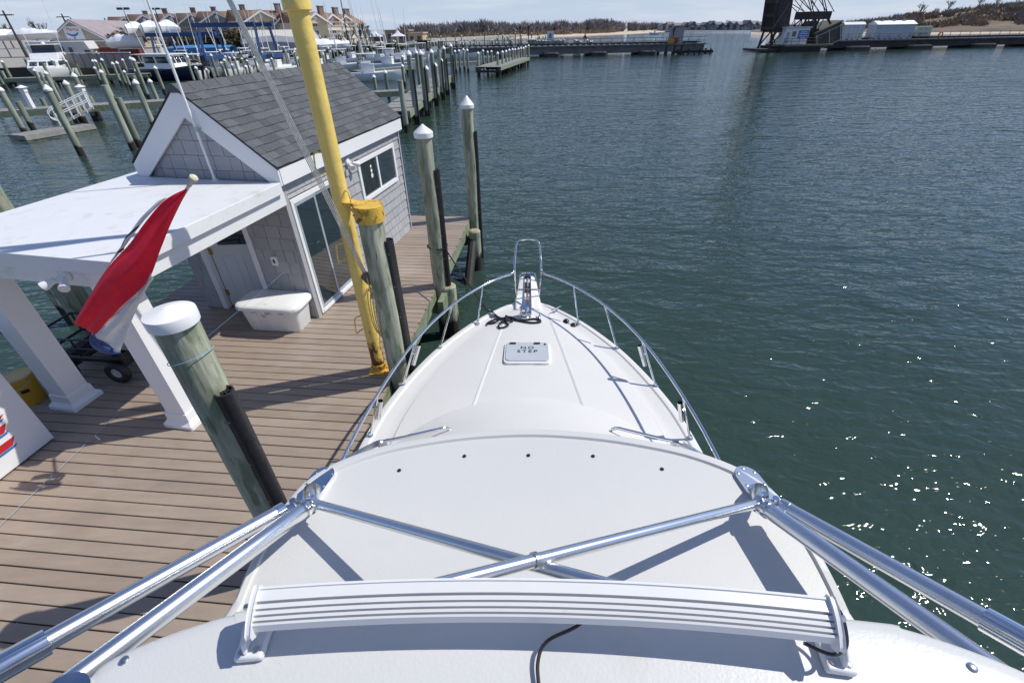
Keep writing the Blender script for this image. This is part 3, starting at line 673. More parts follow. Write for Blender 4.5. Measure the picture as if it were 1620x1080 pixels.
cm = MB(); ang = math.atan2(MP[1]-colP[1], MP[0]-colP[0]); cm.cbox(((MP[0]-colP[0])*.62, (MP[1]-colP[1])*.62, t_top-.002), (.24, .13, .03), ang); cm.build('strap', rusty_yellow, colpile)
for a in (-2.6, -1.7, -.8): MB().tube([(.16*math.cos(a), .16*math.sin(a), t_top-.08), (.178*math.cos(a), .178*math.sin(a), t_top-.08)], .012, 6).build('collar_bolt', rusty_yellow, colpile)
b = at(710, 528, z=0); mid = Vector((-1.31, 7.60, 0)); mt = at(671, 210, Y=7.60).z
capped_pile('pale green piling with a white cone cap where the mooring rope is tied', mid.x, mid.y, mt, .130, (.135, -.01, at(690, 268, Y=7.6).z, .060), 'cone')
farP = Vector((-.905, 11.25, 0)); ft = at(737, 166, Y=11.25).z
capped_pile('tall green piling with a white cone cap at the outer corner of the plank dock', farP.x, farP.y, ft, .136, (.14, -.01, at(748, 208, Y=11.25).z, .058), 'cone', conek=1.5)
# piles behind the dock on the left
p1 = at(130, 505, z=1.6); capped_pile('bare green piling behind the red flag, standing behind the porch', p1.x-.25, p1.y+.3, 3.0, .17, None, None)
p2 = at(12, 345, z=2.3); capped_pile('green piling with a wooden block, at the far side of the white porch roof', p2.x-.1, p2.y+.1, at(3, 292, Y=p2.y).z, .16, None, None)

# ------------------------------------------------------------------ yellow mast with tackle
mast = thing('yellow_mast', 'tall yellow steel mast with climbing rungs and rust, bolted to the planks', 'mast', (MP[0], MP[1], DZ))
ztop = at(470, 6, Y=MP[1]).z-DZ
MB().lathe([(.088, .0), (.088, 1.0), (.090, 2.2), (.094, ztop)], 30).build('lower_tube', yellow, mast, 60)
MB().lathe([(.118, ztop-.05), (.125, ztop-.045), (.125, ztop+.05), (.12, ztop+.06), (.04, ztop+.062)], 30).build('flange', yellow, mast)
MB().lathe([(.062, ztop+.05), (.05, ztop+3.6), (.02, ztop+3.62)], 20).build('upper_tube', yellow, mast)
MB().tube([(0, 0, ztop+.9), (-1.0, -.55, ztop+2.2), (-1.9, -1.05, ztop+3.3)], .05, 12).build('boom', yellow, mast)
MB().tube([(-1.9, -1.05, ztop+3.3), (0, 0, ztop+3.55)], .02, 8).build('topping_lift', wire_grey, mast)
ft_ = MB().prism(rrect(0, 0, .26, .26, .02), .0, .016); ft_.build('foot_plate', rusty_yellow, mast)
for sx in (-1, 1):
    for sy in (-1, 1): MB().lathe([(.016, .016), (.016, .034), (.01, .036)], 6, (sx*.1, sy*.1, 0)).build('anchor_bolt', rusty_yellow, mast)
MB().lathe([(.096, .016), (.096, .12), (.09, .125)], 24).build('foot_sleeve', rusty_yellow, mast)
for z, s in ((2.75, -1), (2.35, 1), (1.75, -1), (1.35, 1), (.75, -1)):
    a0 = Vector((s*.08, -.05*1, z+.16)); d_ = Vector((s*.065, -.07, 0))
    MB().tube(spline([a0, a0+d_*.8+Vector((0, 0, .0)), a0+d_+Vector((0, 0, -.09)), a0+d_*1.1+Vector((0, 0, -.19)), a0+d_+Vector((0, 0, -.215)), Vector((s*.09, -.03, z-.04))], 4), .009, 8).build('rung', yellow, mast)
tk = thing('block_and_tackle', 'grey wire rope tackle hanging slack against the yellow mast', 'tackle', (0, 0, 0))
blk = at(590, 447, Y=MP[1]-.09); top = at(366, 0, Y=MP[1]-.55); top2 = blk+(top-blk)*1.62
perp = Vector((.6, -.25, .35)).normalized()
for k in range(4):
    o_ = (k-1.5)*.011
    pts = [blk+Vector((-.07, 0, .10))+perp*o_*1.6, blk.lerp(top2, .3)+perp*o_*2.2+Vector((0, 0, -.10)), blk.lerp(top2, .65)+perp*o_*1.4+Vector((0, 0, -.06)), top2+perp*o_]
    MB().tube(spline(pts, 6), .0058, 6).build('fall', wire_grey, tk)
MB().prism(rrect(0, 0, .10, .16, .04), -.03, .03, 'y').xf(Matrix.Translation(blk+Vector((-.05, 0, .06))) @ Matrix.Rotation(-.6, 4, 'Y')).build('pulley_block', M('block_grey', (.12, .12, .11), .6, var=.3, scale=20), tk)
for k in range(4):
    c = blk+Vector((-.02+k*.022, 0, -.02-k*.035)); lk = [(c.x+(.013*math.cos(a) if k % 2 else 0), c.y+(0 if k % 2 else .013*math.cos(a)), c.z+.024*math.sin(a)) for a in [2*PI*j/8 for j in range(8)]]
    MB().tube(lk, .005, 5, close=True).build('chain_link', M('rust_chain', (.12, .05, .025), .8, var=.4), tk)
coil = MB()
for k in range(4):
    c = Vector((MP[0]+.13+.012*k, MP[1]-.08-.02*k, DZ+1.0-.03*k)); coil.tube([c+Vector((.05*math.cos(a)+.02*k, .03*math.cos(a), .34*math.sin(a))) for a in [2*PI*j/18 for j in range(18)]], .007, 5, close=True)
tag(coil.build('rope_hank', M('yellow_rope', (.62, .52, .22), .8, var=.3, scale=60)), 'hank of pale yellow rope hung between mast and collared piling', 'rope')

# ------------------------------------------------------------------ shed and porch roof
SO = (-3.222, 6.532, DZ)
SL, SW = frame(SO, 11.9)
shed = thing('dock_shed', 'small grey shingled shed with white trim, dark roof and a flat white porch roof', 'shed', SO, -rad(11.9))
W_, L_, HW, RZ = 2.15, 4.14, 2.20, 3.36
def clip(poly, a, b, c):
    """keep a*x+b*y<=c"""
    out = []
    for i in range(len(poly)):
        p, q = poly[i], poly[(i+1) % len(poly)]; dp, dq = a*p[0]+b*p[1]-c, a*q[0]+b*q[1]-c
        if dp <= 0: out.append(p)
        if dp*dq < 0: t = dp/(dp-dq); out.append((p[0]+(q[0]-p[0])*t, p[1]+(q[1]-p[1])*t))
    return out
def shingle_rows(x0, x1, z0, z1, ww, hh, seed):
    rr = random.Random(seed); z = z0; k = 0
    while z < z1-.01:
        x = x0-rr.uniform(0, ww)
        while x < x1:
            w2 = ww*rr.uniform(.75, 1.25); yield (max(x, x0), min(x+w2, x1)), (z, min(z+hh, z1)), rr; x += w2
        z += hh; k += 1
def minus(rect, holes):
    """clip a shingle rectangle against openings by trimming one side"""
    (a, b), (c, d) = rect
    for (h0, h1), (v0, v1) in holes:
        if a < h1 and b > h0 and c < v1 and d > v0:
            opts = []
            if a < h0: opts.append(((a, h0), (c, d)))
            if b > h1: opts.append(((h1, b), (c, d)))
            if c < v0: opts.append(((a, b), (c, v0)))
            if d > v1: opts.append(((a, b), (v1, d)))
            if not opts: return None
            (a, b), (c, d) = max(opts, key=lambda r: (r[0][1]-r[0][0])*(r[1][1]-r[1][0]))
    if b-a < .012 or d-c < .012: return None
    return (a, b), (c, d)
# front wall (towards the boat)
fw = MB().box((-.12, .02, 0), (-.020, L_-.02, HW)).build('front_wall', wall_back, shed)
holes = [((.085, 1.31), (-.1, 1.945)), ((2.17, 3.80), (1.22, 2.0))]
for (a, b), (c, d), rr in shingle_rows(.07, L_-.06, 0.0, HW, .185, .183, 3):
    r = minus(((a, b), (c, d)), holes)
    if not r: continue
    (a, b), (c, d) = r; g = .003; t = .008+rr.uniform(0, .004)
    m = MB().add([(-.018, a+g, c+.007), (-.018, b-g, c+.007), (-.018, b-g, d), (-.018, a+g, d), (t, a+g, c+.007), (t, b-g, c+.007), (-.012, b-g, d+.004), (-.012, a+g, d+.004)],
                 [(4, 5, 6, 7), (0, 1, 5, 4), (1, 2, 6, 5), (3, 0, 4, 7)])
    m.build('wall_shingle', shingle_wall, fw)
# porch wall and gable above it (towards the camera)
pw = MB().prism([(-W_+.02, 0), (-1.73, 0), (-1.73, 2.0), (-.79, 2.0), (-.79, 0), (-.02, 0), (-.02, HW), (-W_/2, RZ-.10), (-W_+.02, HW)], .02, .10, 'y').build('gable_wall', wall_back, shed)
holes = [((-1.83, -.78), (-.1, 2.05))]
sl_ = (RZ-HW)/(W_/2)
for (a, b), (c, d), rr in shingle_rows(-W_+.01, -.01, 0.0, RZ, .215, .195, 5):
    r = minus(((a, b), (c, d)), holes)
    if not r: continue
    (a, b), (c, d) = r; g = .004; t = -.008-rr.uniform(0, .004)
    poly = [(a+g, c+.007), (b-g, c+.007), (b-g, d-.001), (a+g, d-.001)]
    poly = clip(poly, -sl_, 1, RZ-.06+sl_*W_/2); poly = clip(poly, sl_, 1, RZ-.06-sl_*W_/2)
    if len(poly) < 3: continue
    n = len(poly); z0, z1 = min(p[1] for p in poly), max(p[1] for p in poly)
    v = [(x, .018, z) for x, z in poly] + [(x, t+(.012)*(z-c)/(.195), z) for x, z in poly]
    MB().add(v, [tuple(range(n, 2*n))] + [(i, (i+1) % n, n+(i+1) % n, n+i) for i in range(n)]).build('wall_shingle', shingle_wall, pw)
MB().box((-W_, .02, 0), (-W_+.1, L_-.02, HW)).build('back_wall', shingle_wall, shed)
MB().prism([(-W_+.02, 0), (-.02, 0), (-.02, HW), (-W_/2, RZ-.10), (-W_+.02, HW)], L_-.10, L_-.02, 'y').build('far_gable_wall', shingle_wall, shed)
for y in (0, L_):
    m = MB().box((-.03, y-.035 if y else -.012, 0), (.014, y+.012 if y else .075, HW)); m.build('corner_board', shingle_wall if y else shingle_wall, shed)
# roof
ov = .10; zr = RZ+.04; ze = HW+.235; xe_ = ov
y0r, y1r = -.075, L_+.02
roof = put('roof', None, shed)
MB().add([(-W_/2, y0r, zr), (xe_, y0r, ze), (xe_, y1r, ze), (-W_/2, y1r, zr), (-W_-ov, y0r, ze), (-W_-ov, y1r, ze), (-W_/2, y0r, zr-.03), (xe_, y0r, ze-.03), (xe_, y1r, ze-.03), (-W_/2, y1r, zr-.03), (-W_-ov, y0r, ze-.03), (-W_-ov, y1r, ze-.03)],
         [(0, 1, 2, 3), (0, 3, 5, 4), (6, 9, 8, 7), (6, 10, 11, 9), (0, 6, 7, 1), (1, 7, 8, 2), (2, 8, 9, 3), (3, 9, 11, 5), (5, 11, 10, 4), (4, 10, 6, 0)]).build('roof_deck', roof_base, roof)
sx, sz = xe_+W_/2, zr-ze; sl_len = math.hypot(sx, sz); dx, dz = sx/sl_len, -sz/sl_len; nx_, nz2 = -dz, dx
rr = random.Random(11); nrow = 12; exp = (sl_len-.02)/nrow
for k in range(nrow):
    s0 = sl_len-exp*(k+1)+.012; s1 = s0+exp+.0 if k else sl_len+.012
    y = y0r-.02-rr.uniform(0, .12)
    while y < y1r:
        wd = .182*rr.uniform(.8, 1.25); a, b = max(y, y0r-.012), min(y+wd, y1r+.012); y += wd
        if b-a < .02: continue
        t = .010+rr.uniform(0, .007); t2 = .003
        def P_(s, yy, h): return (-W_/2+dx*s+nx_*h, yy, zr+dz*s+nz2*h)
        se = s1+rr.uniform(-.008, .004)
        m = MB().add([P_(s0-.02, a, t2), P_(s0-.02, b, t2), P_(se, b, t), P_(se, a, t), P_(se, b, .0), P_(se, a, .0), P_(s0-.02, a, -.0), P_(s0-.02, b, -.0)], [(0, 1, 2, 3), (3, 2, 4, 5), (0, 3, 5, 6), (2, 1, 7, 4)])
        m.build('roof_shingle', roof_sh, roof)
yy = y0r-.012
while yy < y1r:
    y2 = min(yy+.25, y1r+.012); t = .022
    MB().add([(-W_/2-.11, yy, zr-.11*sz/sx+t*.6), (-W_/2-.02, yy, zr+t), (-W_/2+.02, yy, zr+t), (-W_/2+.12, yy, zr-.12*sz/sx+t*.7), (-W_/2-.11, y2-.003, zr-.11*sz/sx+t*.6-.006), (-W_/2-.02, y2-.003, zr+t-.006), (-W_/2+.02, y2-.003, zr+t-.006), (-W_/2+.12, y2-.003, zr-.12*sz/sx+t*.7-.006)], [(0, 1, 5, 4), (1, 2, 6, 5), (2, 3, 7, 6), (0, 3, 2, 1)]).build('ridge_shingle', roof_sh, roof); yy = y2
# white trim: rakes, eave fascia
def rake(s):
    w2 = .235
    x_in, x_out = -W_/2, (xe_-.012 if s > 0 else -W_-ov+.012)
    top = [(x_in, zr-.032), (x_out, ze-.034)]
    poly = [top[0], top[1], (x_out, ze-.25), (x_out-s*.11, ze-.25), (x_in, zr-.032-w2*1.42)]
    return MB().prism(poly, -.075 if s > 0 else -.073, -.040, 'y')
for s in (1, -1): rake(s).build('rake_board', white_pvc, shed)
MB().prism([(-W_/2, zr-.034), (xe_-.04, ze-.036), (xe_-.04, ze-.10), (-W_/2, zr-.10)], -.039, .0, 'y').build('gable_soffit', white_pvc, shed)
MB().prism([(-W_/2, zr-.034), (-W_-ov+.04, ze-.036), (-W_-ov+.04, ze-.10), (-W_/2, zr-.10)], -.039, .0, 'y').build('gable_soffit', white_pvc, shed)
MB().box((.075, -.039, ze-.245), (.098, y1r, ze-.033)).build('eave_fascia', white_pvc, shed)
MB().box((-.02, -.038, ze-.245), (.074, y1r-.004, ze-.225)).build('eave_soffit', white_pvc, shed)
MB().box((-W_-.098, -.039, ze-.245), (-W_-.075, y1r, ze-.033)).build('eave_fascia', white_pvc, shed)
# sliding glass door
sdr = put('sliding_door', None, shed)
m = MB(); a, b, c, d = .095, 1.30, .02, 1.93
m.box((-.02, a, c), (.022, a+.055, d)); m.box((-.02, b-.055, c), (.022, b, d)); m.box((-.02, a+.055, d-.07), (.022, b-.055, d)); m.box((-.02, a+.055, c), (.030, b-.055, c+.06))
m.build('door_frame', white_pvc, sdr, bevel=.003)
for k, (p0, p1, xo) in enumerate(((a+.056, .71, .016), (.69, b-.056, -.002))):
    pn = put('door_leaf', bpy.data.meshes.new('door_leaf'), sdr); MB().box((xo-.012, p0+.045, c+.12), (xo-.004, p1-.045, d-.115)).build('glass_pane', glass_dark, sdr)
    m = MB(); m.box((xo-.016, p0, c+.062), (xo+.004, p0+.046, d-.072)); m.box((xo-.016, p1-.046, c+.062), (xo+.004, p1, d-.072)); m.box((xo-.016, p0+.046, c+.062), (xo+.004, p1-.046, c+.122)); m.box((xo-.016, p0+.046, d-.117), (xo+.004, p1-.046, d-.072))
    pn.data = m.mesh('door_leaf', M('door_leaf_aluminium', (.5, .56, .62), .35, .4))
# window
win = put('window', None, shed); a, b, c, d = 2.18, 3.79, 1.23, 1.99
m = MB(); m.box((-.02, a, c), (.026, a+.075, d)); m.box((-.02, b-.075, c), (.026, b, d)); m.box((-.02, a+.075, d-.075), (.026, b-.075, d)); m.box((-.02, a+.075, c), (.034, b-.075, c+.075))
m.build('window_frame', white_pvc, win, bevel=.004)
MB().box((-.016, (a+b)/2-.03, c+.077), (.008, (a+b)/2+.03, d-.077)).build('mullion', white_pvc, win)
for p0, p1 in ((a+.077, (a+b)/2-.032), ((a+b)/2+.032, b-.077)): MB().box((-.012, p0, c+.077), (-.006, p1, d-.077)).build('glass_pane', glass_dark, win)
st_ = MB()
for k, z in enumerate((.62, .55, .47)): st_.lathe([(.03+.012*(k == 2), 0), (.03+.012*(k == 2), .001)], 14).v
st_ = MB()
for z, r_ in ((1.78, .028), (1.70, .034), (1.61, .045)):
    st_.prism([(a+.52+r_*math.cos(t), z+r_*math.sin(t)) for t in [2*PI*j/14 for j in range(14)]], -.0055, -.003, 'x')
st_.build('window_sticker', white_paint, win)
# twin floodlight on the wall
def flood(parent, o, ax, name='floodlight'):
    f = put(name, None, parent, o); f.rotation_euler = (0, 0, ax)
    MB().lathe([(.065, 0), (.065, .02), (.055, .035), (.01, .04)], 20).xf(Matrix.Rotation(PI/2, 4, 'Y')).build('canopy_plate', white_paint, f)
    for s in (-1, 1):
        m = MB().tube([(.03, 0, 0), (.07, s*.05, -.02)], .012, 8); dr = Vector((.75, s*.6, -.35)).normalized(); c = Vector((.075, s*.06, -.025))
        m.tube([c, c+dr*.04, c+dr*.10, c+dr*.115, c+dr*.112], [.028, .034, .045, .045, .036], 14); m.build('lamp_head', white_paint, f)
    return f
flood(shed, (.008, 1.86, 2.05), 0)
# entry door in the porch wall, ajar, with glass light
ed = put('entry_door', None, shed, (-1.72, .03, 0)); 
m = MB(); m.box((-.10, -.045, 0), (0, .05, 2.05)); m.box((.84, -.045, 0), (.93, .05, 2.05)); m.box((0, -.045, 1.97), (.84, .05, 2.05)); m.build('door_jamb', white_pvc, ed, bevel=.004)
lf = put('door_leaf', bpy.data.meshes.new('door_leaf'), ed, (.02, .04, .03)); lf.rotation_euler = (0, 0, rad(14))
m = MB(); m.box((0, 0, 0), (.82, .04, 1.02)); m.box((0, 0, 1.02), (.16, .04, 1.9)); m.box((.66, 0, 1.02), (.82, .04, 1.9)); m.box((.16, 0, 1.68), (.66, .04, 1.9)); m.box((.16, 0, 1.02), (.66, .04, 1.10))
for x in (.14, .46):
    for z0, z1 in ((.14, .92),): m.box((x, -.008, z0), (x+.22, -.0005, z0+.02)); m.box((x, -.008, z1-.02), (x+.22, -.0005, z1)); m.box((x, -.008, z0+.02), (x+.02, -.0005, z1-.02)); m.box((x+.2, -.008, z0+.02), (x+.22, -.0005, z1-.02))
lf.data = m.mesh('door_leaf', door_white)
MB().box((.16, .015, 1.10), (.66, .025, 1.68)).build('glass_pane', glass_dark, lf)
for z in (.2, .95, 1.7): MB().box((-.03, -.012, z), (.035, .006, z+.10)).build('hinge', brass, lf)
MB().lathe([(.012, 0), (.012, .03), (.028, .045), (.028, .06), (.01, .07)], 14).xf(Matrix.Translation((.76, 0, .95)) @ Matrix.Rotation(PI/2, 4, 'X')).build('knob', brass, lf)
MB().box((-1.8, .101, .0), (-.8, .9, .004)).build('threshold', brown_wall, shed)
ob = MB().prism(rrect(-.47, 1.0, .10, .15, .025), -.045, -.002, 'y'); ob.build('outlet_cover', white_paint, shed, bevel=.006)
MB().prism(rrect(-.47, 1.0, .035, .06, .005), -.047, -.0455, 'y').build('outlet_socket', black_plastic, shed)
# porch roof: flat slab with beam and two posts
pr = put('porch_roof', None, shed)
MB().box((-2.50, -2.68, 2.085), (.085, -.080, 2.235)).build('roof_slab', canopy_white, pr, bevel=.006)
MB().box((-2.50, -.079, 2.085), (-W_-.13, .45, 2.235)).build('roof_slab_return', canopy_white, pr)
m = MB(); m.box((-2.44, -2.62, 1.90), (.03, -2.47, 2.084)); m.box((-.12, -2.469, 1.90), (.03, -.0, 2.084)); m.box((-2.44, -2.469, 1.90), (-2.30, 0, 2.084)); m.build('roof_beam', canopy_white, pr, bevel=.004)
MB().box((-2.29, -2.468, 2.05), (-.13, -.05, 2.083)).build('ceiling', canopy_white, pr)
for x in (-2.03, -.30):
    po = put('porch_post', bpy.data.meshes.new('porch_post'), pr, (x, -2.47, 0))
    m = MB().box((-.135, -.135, .16), (.135, .135, 1.899)); po.data = m.mesh('porch_post', white_pvc)
    b_ = MB(); b_.prism(rrect(0, 0, .40, .40, .01, 1), 0, .05); b_.grid([[(sx_*h_, sy_*h_, z_) for sx_, sy_ in ((-1, -1), (1, -1), (1, 1), (-1, 1))] for h_, z_ in ((.198, .0505), (.175, .075), (.155, .10), (.150, .20), (.142, .205), (.1355, .22))], closed=True)
    b_.build('post_base', white_pvc, po, 25)
fl = flood(shed, (-.62, -2.625, 2.02), -PI/2)

# ------------------------------------------------------------------ things on and around the porch
ant = thing('radio_antenna', 'white whip antenna standing on the porch roof, clamped to the gable', 'antenna', (0, 0, 0))
a0 = SW((-.905, -.13, 2.236)); a1 = a0+Vector((0, 0, .66)); tip = a0+Vector((0, 0, 4.4))
MB().tube([a0, a0.lerp(tip, .35)], .017, 10).build('lower_section', white_paint, ant)
MB().tube([a0.lerp(tip, .35), tip], [.014, .008], 8).build('whip', white_paint, ant)
MB().lathe([(.05, 0), (.05, .012), (.025, .02), (.022, .07)], 14, tuple(a0)).build('foot', white_paint, ant)
MB().tube([a1, a1+Vector((.10, .12, .01))], .012, 8).build('stand_off', steel, ant)
MB().lathe([(.024, -.03), (.024, .03)], 12, tuple(a1)).build('clamp', steel, ant)
# flag
flg = thing('flag', 'red, white and blue flag with black letters, hanging from a slanted white staff', 'flag', (0, 0, 0))
sb = SW((.06, -2.62, 1.95)); kn = at(303, 287, Y=3.80)
MB().tube([sb, kn], .013, 10).build('staff', white_paint, flg)
dd = (kn-sb).normalized()
MB().tube([kn-dd*.05, kn-dd*.02, kn-dd*.012, kn+dd*.01, kn+dd*.02, kn+dd*.05, kn+dd*.065], [.018, .018, .014, .014, .03, .032, .015], 14).build('staff_knob', ivory, flg)
def patch(cols, ydep, m, name, nu=28, nv=30, ripple=.012, ph=0.):
    """cloth patch through two edge curves given as photograph pixels"""
    (c0, y0), (c1, y1) = (cols[0], ydep[0]), (cols[1], ydep[1])
    A = spline([at(x, y, Y=y0[i]) for i, (x, y) in enumerate(c0)], 6); B = spline([at(x, y, Y=y1[i]) for i, (x, y) in enumerate(c1)], 6)
    rows = []; n = len(A)
    for i in range(n):
        r = []
        for j in range(nv+1):
            t = j/nv; p = A[i].lerp(B[i], t); k = math.sin(PI*t)
            p = p+Vector((.3, -1, .2))*(ripple*(math.sin(9*t+i*.22+ph)+.6*math.sin(4*t-i*.35+ph)+.35*math.sin(23*t+i*.16)*(1-t))+.03*k)
            r.append(p)
        rows.append(r)
    return MB().grid(rows).build(name, m, flg, 80, solid=.0012)
fy = kn.y
patch(([(298, 297), (262, 316), (232, 350), (205, 385), (163, 432), (118, 509)], [(297, 300), (272, 350), (252, 398), (232, 447), (190, 487), (152, 528)]),
      ([fy-.02, fy-.05, fy-.10, fy-.14, fy-.20, fy-.25], [fy-.02, fy-.08, fy-.13, fy-.19, fy-.22, fy-.25]), red_cloth, 'red_stripe')
patch(([(240, 430), (228, 452), (205, 470), (188, 488), (168, 508), (151, 528)], [(243, 440), (229, 462), (216, 488), (207, 510), (199, 535), (190, 556)]),
      ([fy-.15, fy-.185, fy-.20, fy-.215, fy-.23, fy-.245], [fy-.13, fy-.15, fy-.17, fy-.18, fy-.19, fy-.20]), white_cloth, 'white_stripe', ripple=.016)
patch(([(146, 526), (150, 530), (160, 538), (175, 548), (191, 557)], [(143, 537), (146, 548), (154, 555), (168, 560), (190, 559)]),
      ([fy-.20]*5, [fy-.17]*5), blue_cloth, 'blue_stripe', ripple=.006)
patch(([(265, 312), (240, 336), (218, 362), (196, 392), (172, 420)], [(250, 318), (222, 345), (203, 372), (184, 400), (168, 424)]),
      ([fy-.03, fy-.06, fy-.08, fy-.1, fy-.12], [fy-.0, fy-.02, fy-.04, fy-.06, fy-.10]), white_cloth, 'white_fold', ripple=.004)
for (x, y), (x2, y2) in (((221, 355), (193, 386)), ((197, 391), (185, 402))):
    a, b = at(x, y, Y=fy-.12), at(x2, y2, Y=fy-.15); m_ = a.lerp(b, .5)+Vector((-.02, -.01, .0))
    pp = spline([a, m_, b], 4); MB().grid([[p, p+Vector((-.012, -.008, -.022))] for p in pp]).build('letter', black_print, flg, solid=.002)
# dock box
bxr = thing('dock_box', 'white plastic dock box with a rounded lid beside the shed corner', 'dock box', tuple(DW((-2.24, 3.52, 0))), -rad(8))
rows = []
def rr3(w_, d_, r_, z): return [(x, y, z) for x, y in rrect(0, 0, w_, d_, r_, 6)]
rows = [rr3(.84, .40, .08, 0), rr3(.86, .42, .09, .02), rr3(.96, .50, .12, .40), rr3(.97, .51, .12, .42)]
m = MB().grid(rows, closed=True); m.f.append(tuple(range(27, -1, -1)))
tub = m.build('tub', plastic_white, bxr, 50)
for x in (-.22, 0.02, .24):
    MB().grid([[(x-.045, -.198-.052*t-.002, .02+.34*t), (x-.04, -.213-.052*t, .02+.34*t), (x+.04, -.213-.052*t, .02+.34*t), (x+.045, -.198-.052*t-.002, .02+.34*t)] for t in (0, .5, 1)]).build('tub_rib', plastic_white, bxr)
rows = [rr3(1.06, .60, .17, .405), rr3(1.08, .62, .18, .415), rr3(1.08, .62, .18, .455), rr3(1.05, .59, .17, .475), rr3(.98, .52, .14, .490), rr3(.5, .26, .08, .505), rr3(.01, .01, .003, .507)]
m = MB().grid(rows, closed=True); m.f.append(tuple(range(27, -1, -1))); lid = m.build('lid', plastic_white, bxr, 40)
MB().prism(rrect(0, -.20, .07, .02, .008), .487, .497).build('lid_handle', M('box_fitting', (.35, .33, .24), .6), bxr)
MB().prism(rrect(0.0, .37, .05, .08, .015), -.335, -.31, 'y').build('hasp', M('box_hasp', (.45, .44, .38), .5), bxr)
for x in (-.40, .40): MB().lathe([(.065, .470), (.06, .492), (.02, .494)], 16, (x, -.02, 0)).build('lid_boss', plastic_white, bxr)
# bucket
bk = thing('bucket', 'yellow plastic bucket with a faded lid behind the porch post', 'bucket', tuple(DW((-4.60, 1.50, 0))))
MB().lathe([(.128, 0), (.133, .01), (.15, .33), (.160, .335), (.160, .355), (.152, .36), (.153, .40)], 28).build('pail', tub_yellow, bk, 40)
MB().lathe([(.162, .385), (.166, .39), (.166, .412), (.15, .416), (.146, .408), (.01, .408)], 28).build('lid', tub_lid, bk, 40)
a0_ = -.75
m = MB().grid([[(rz_*math.cos(a0_+a), rz_*math.sin(a0_+a), z) for a in np.linspace(-.28, .28, 9)] for rz_, z in ((.1445, .20), (.1475, .25))]); m.build('printed_mark', black_print, bk)
MB().tube(spline([(-.16, 0, .34), (-.12, -.13, .30), (0, -.18, .29), (.12, -.13, .30), (.16, 0, .34)], 4), .004, 6).build('bail', steel, bk)
# garden cart
ct = thing('garden_cart', 'black steel mesh garden cart with pneumatic wheels under the porch', 'cart', tuple(DW((-4.12, 2.28, 0))), -rad(6))
ct.scale = (1.28,)*3
for (x, y) in ((.34, -.27), (-.26, -.27), (.34, .27), (-.26, .27)):
    wh = put('wheel', None, ct, (x, y, .135)); R_ = Matrix.Rotation(PI/2, 4, 'X')
    MB().tube([(.093*math.cos(a), .093*math.sin(a), 0) for a in [2*PI*k/28 for k in range(28)]], .042, 12, close=True).xf(R_).build('tyre', black_rub, wh)
    MB().lathe([(.066, -.022), (.066, .018), (.058, .022), (.05, .012), (.024, .014), (.022, .04), (.010, .045)], 22).xf(R_).build('rim', rim_grey, wh)
m = MB(); z0 = .30
for y in (-.25, .25): m.tube([(-.48, y, z0), (.48, y, z0)], .016, 6); m.tube([(-.48, y, z0+.22), (.48, y, z0+.22)], .012, 6); m.tube([(-.48, y, z0+.11), (.48, y, z0+.11)], .008, 6)
for x in (-.48, 0, .48):
    m.tube([(x, -.25, z0), (x, .25, z0)], .014, 6)
    for y in (-.25, .25): m.tube([(x, y, z0), (x, y, z0+.22)], .011, 6)
for x in (-.48, .48): m.tube([(x, -.25, z0+.22), (x, .25, z0+.22)], .012, 6)
m.box((-.46, -.245, z0-.06), (.46, -.235, z0+.0)); m.tube([(.34, -.25, .135), (.34, .25, .135)], .01, 6); m.tube([(-.26, -.25, .135), (-.26, .25, .135)], .01, 6)
m.box((.28, -.2, .135), (.36, .2, .285)); m.box((-.32, -.2, .135), (-.2, .2, .285)); m.build('cart_frame', cart_black, ct)
m = MB()
for k in range(24): x = -.46+.92*k/23; m.tube([(x, -.25, z0+.012), (x, .25, z0+.012)], .0025, 4, caps=False)
for k in range(13): y = -.24+.48*k/12; m.tube([(-.47, y, z0+.016), (.47, y, z0+.016)], .0025, 4, caps=False)
m.build('mesh_floor', cart_black, ct)
hd = MB().tube(spline([(-.5, -.1, .22), (-.62, -.12, .42), (-.68, -.14, .62)], 4), .014, 8); c = Vector((-.69, -.14, .70))
hd.tube([c+Vector((.03*math.cos(a)-.01*math.sin(a), .075*math.cos(a), .07*math.sin(a))) for a in [2*PI*k/6+PI/6 for k in range(6)]], .016, 8, close=True); hd.build('pull_handle', cart_black, ct)
MB().box((.10, -.12, z0+.02), (.62, .14, z0+.12)).build('cart_load', M('grey_case', (.52, .53, .55), .4, .2), ct)
# fuel cabinet with stripes at the edge of the picture
fc = thing('fuel_cabinet', 'white fuel cabinet with red and blue stripes standing on the planks', 'cabinet', tuple(DW((-4.04, .48, 0))), -rad(5.95+2))
MB().box((-.35, -1.30, .015), (.35, .42, 1.35)).build('cabinet_body', white_paint, fc, bevel=.012)
MB().box((-.33, -1.28, 0), (.33, .40, .0148)).build('plinth', black_plastic, fc)
for k, (z, hgt, mm, y1) in enumerate(((.255, .08, red_print, .11), (.222, .028, blue_print, .12), (.43, .08, red_print, .13), (.398, .026, blue_print, .135), (.575, .035, red_print, .17), (.55, .02, blue_print, .175))):
    MB().prism([(-1.25, z), (y1-.03, z), (y1+.03*(mm is red_print), z+hgt), (-1.25, z+hgt)], .3512, .3532, 'x').build('stripe', mm, fc)
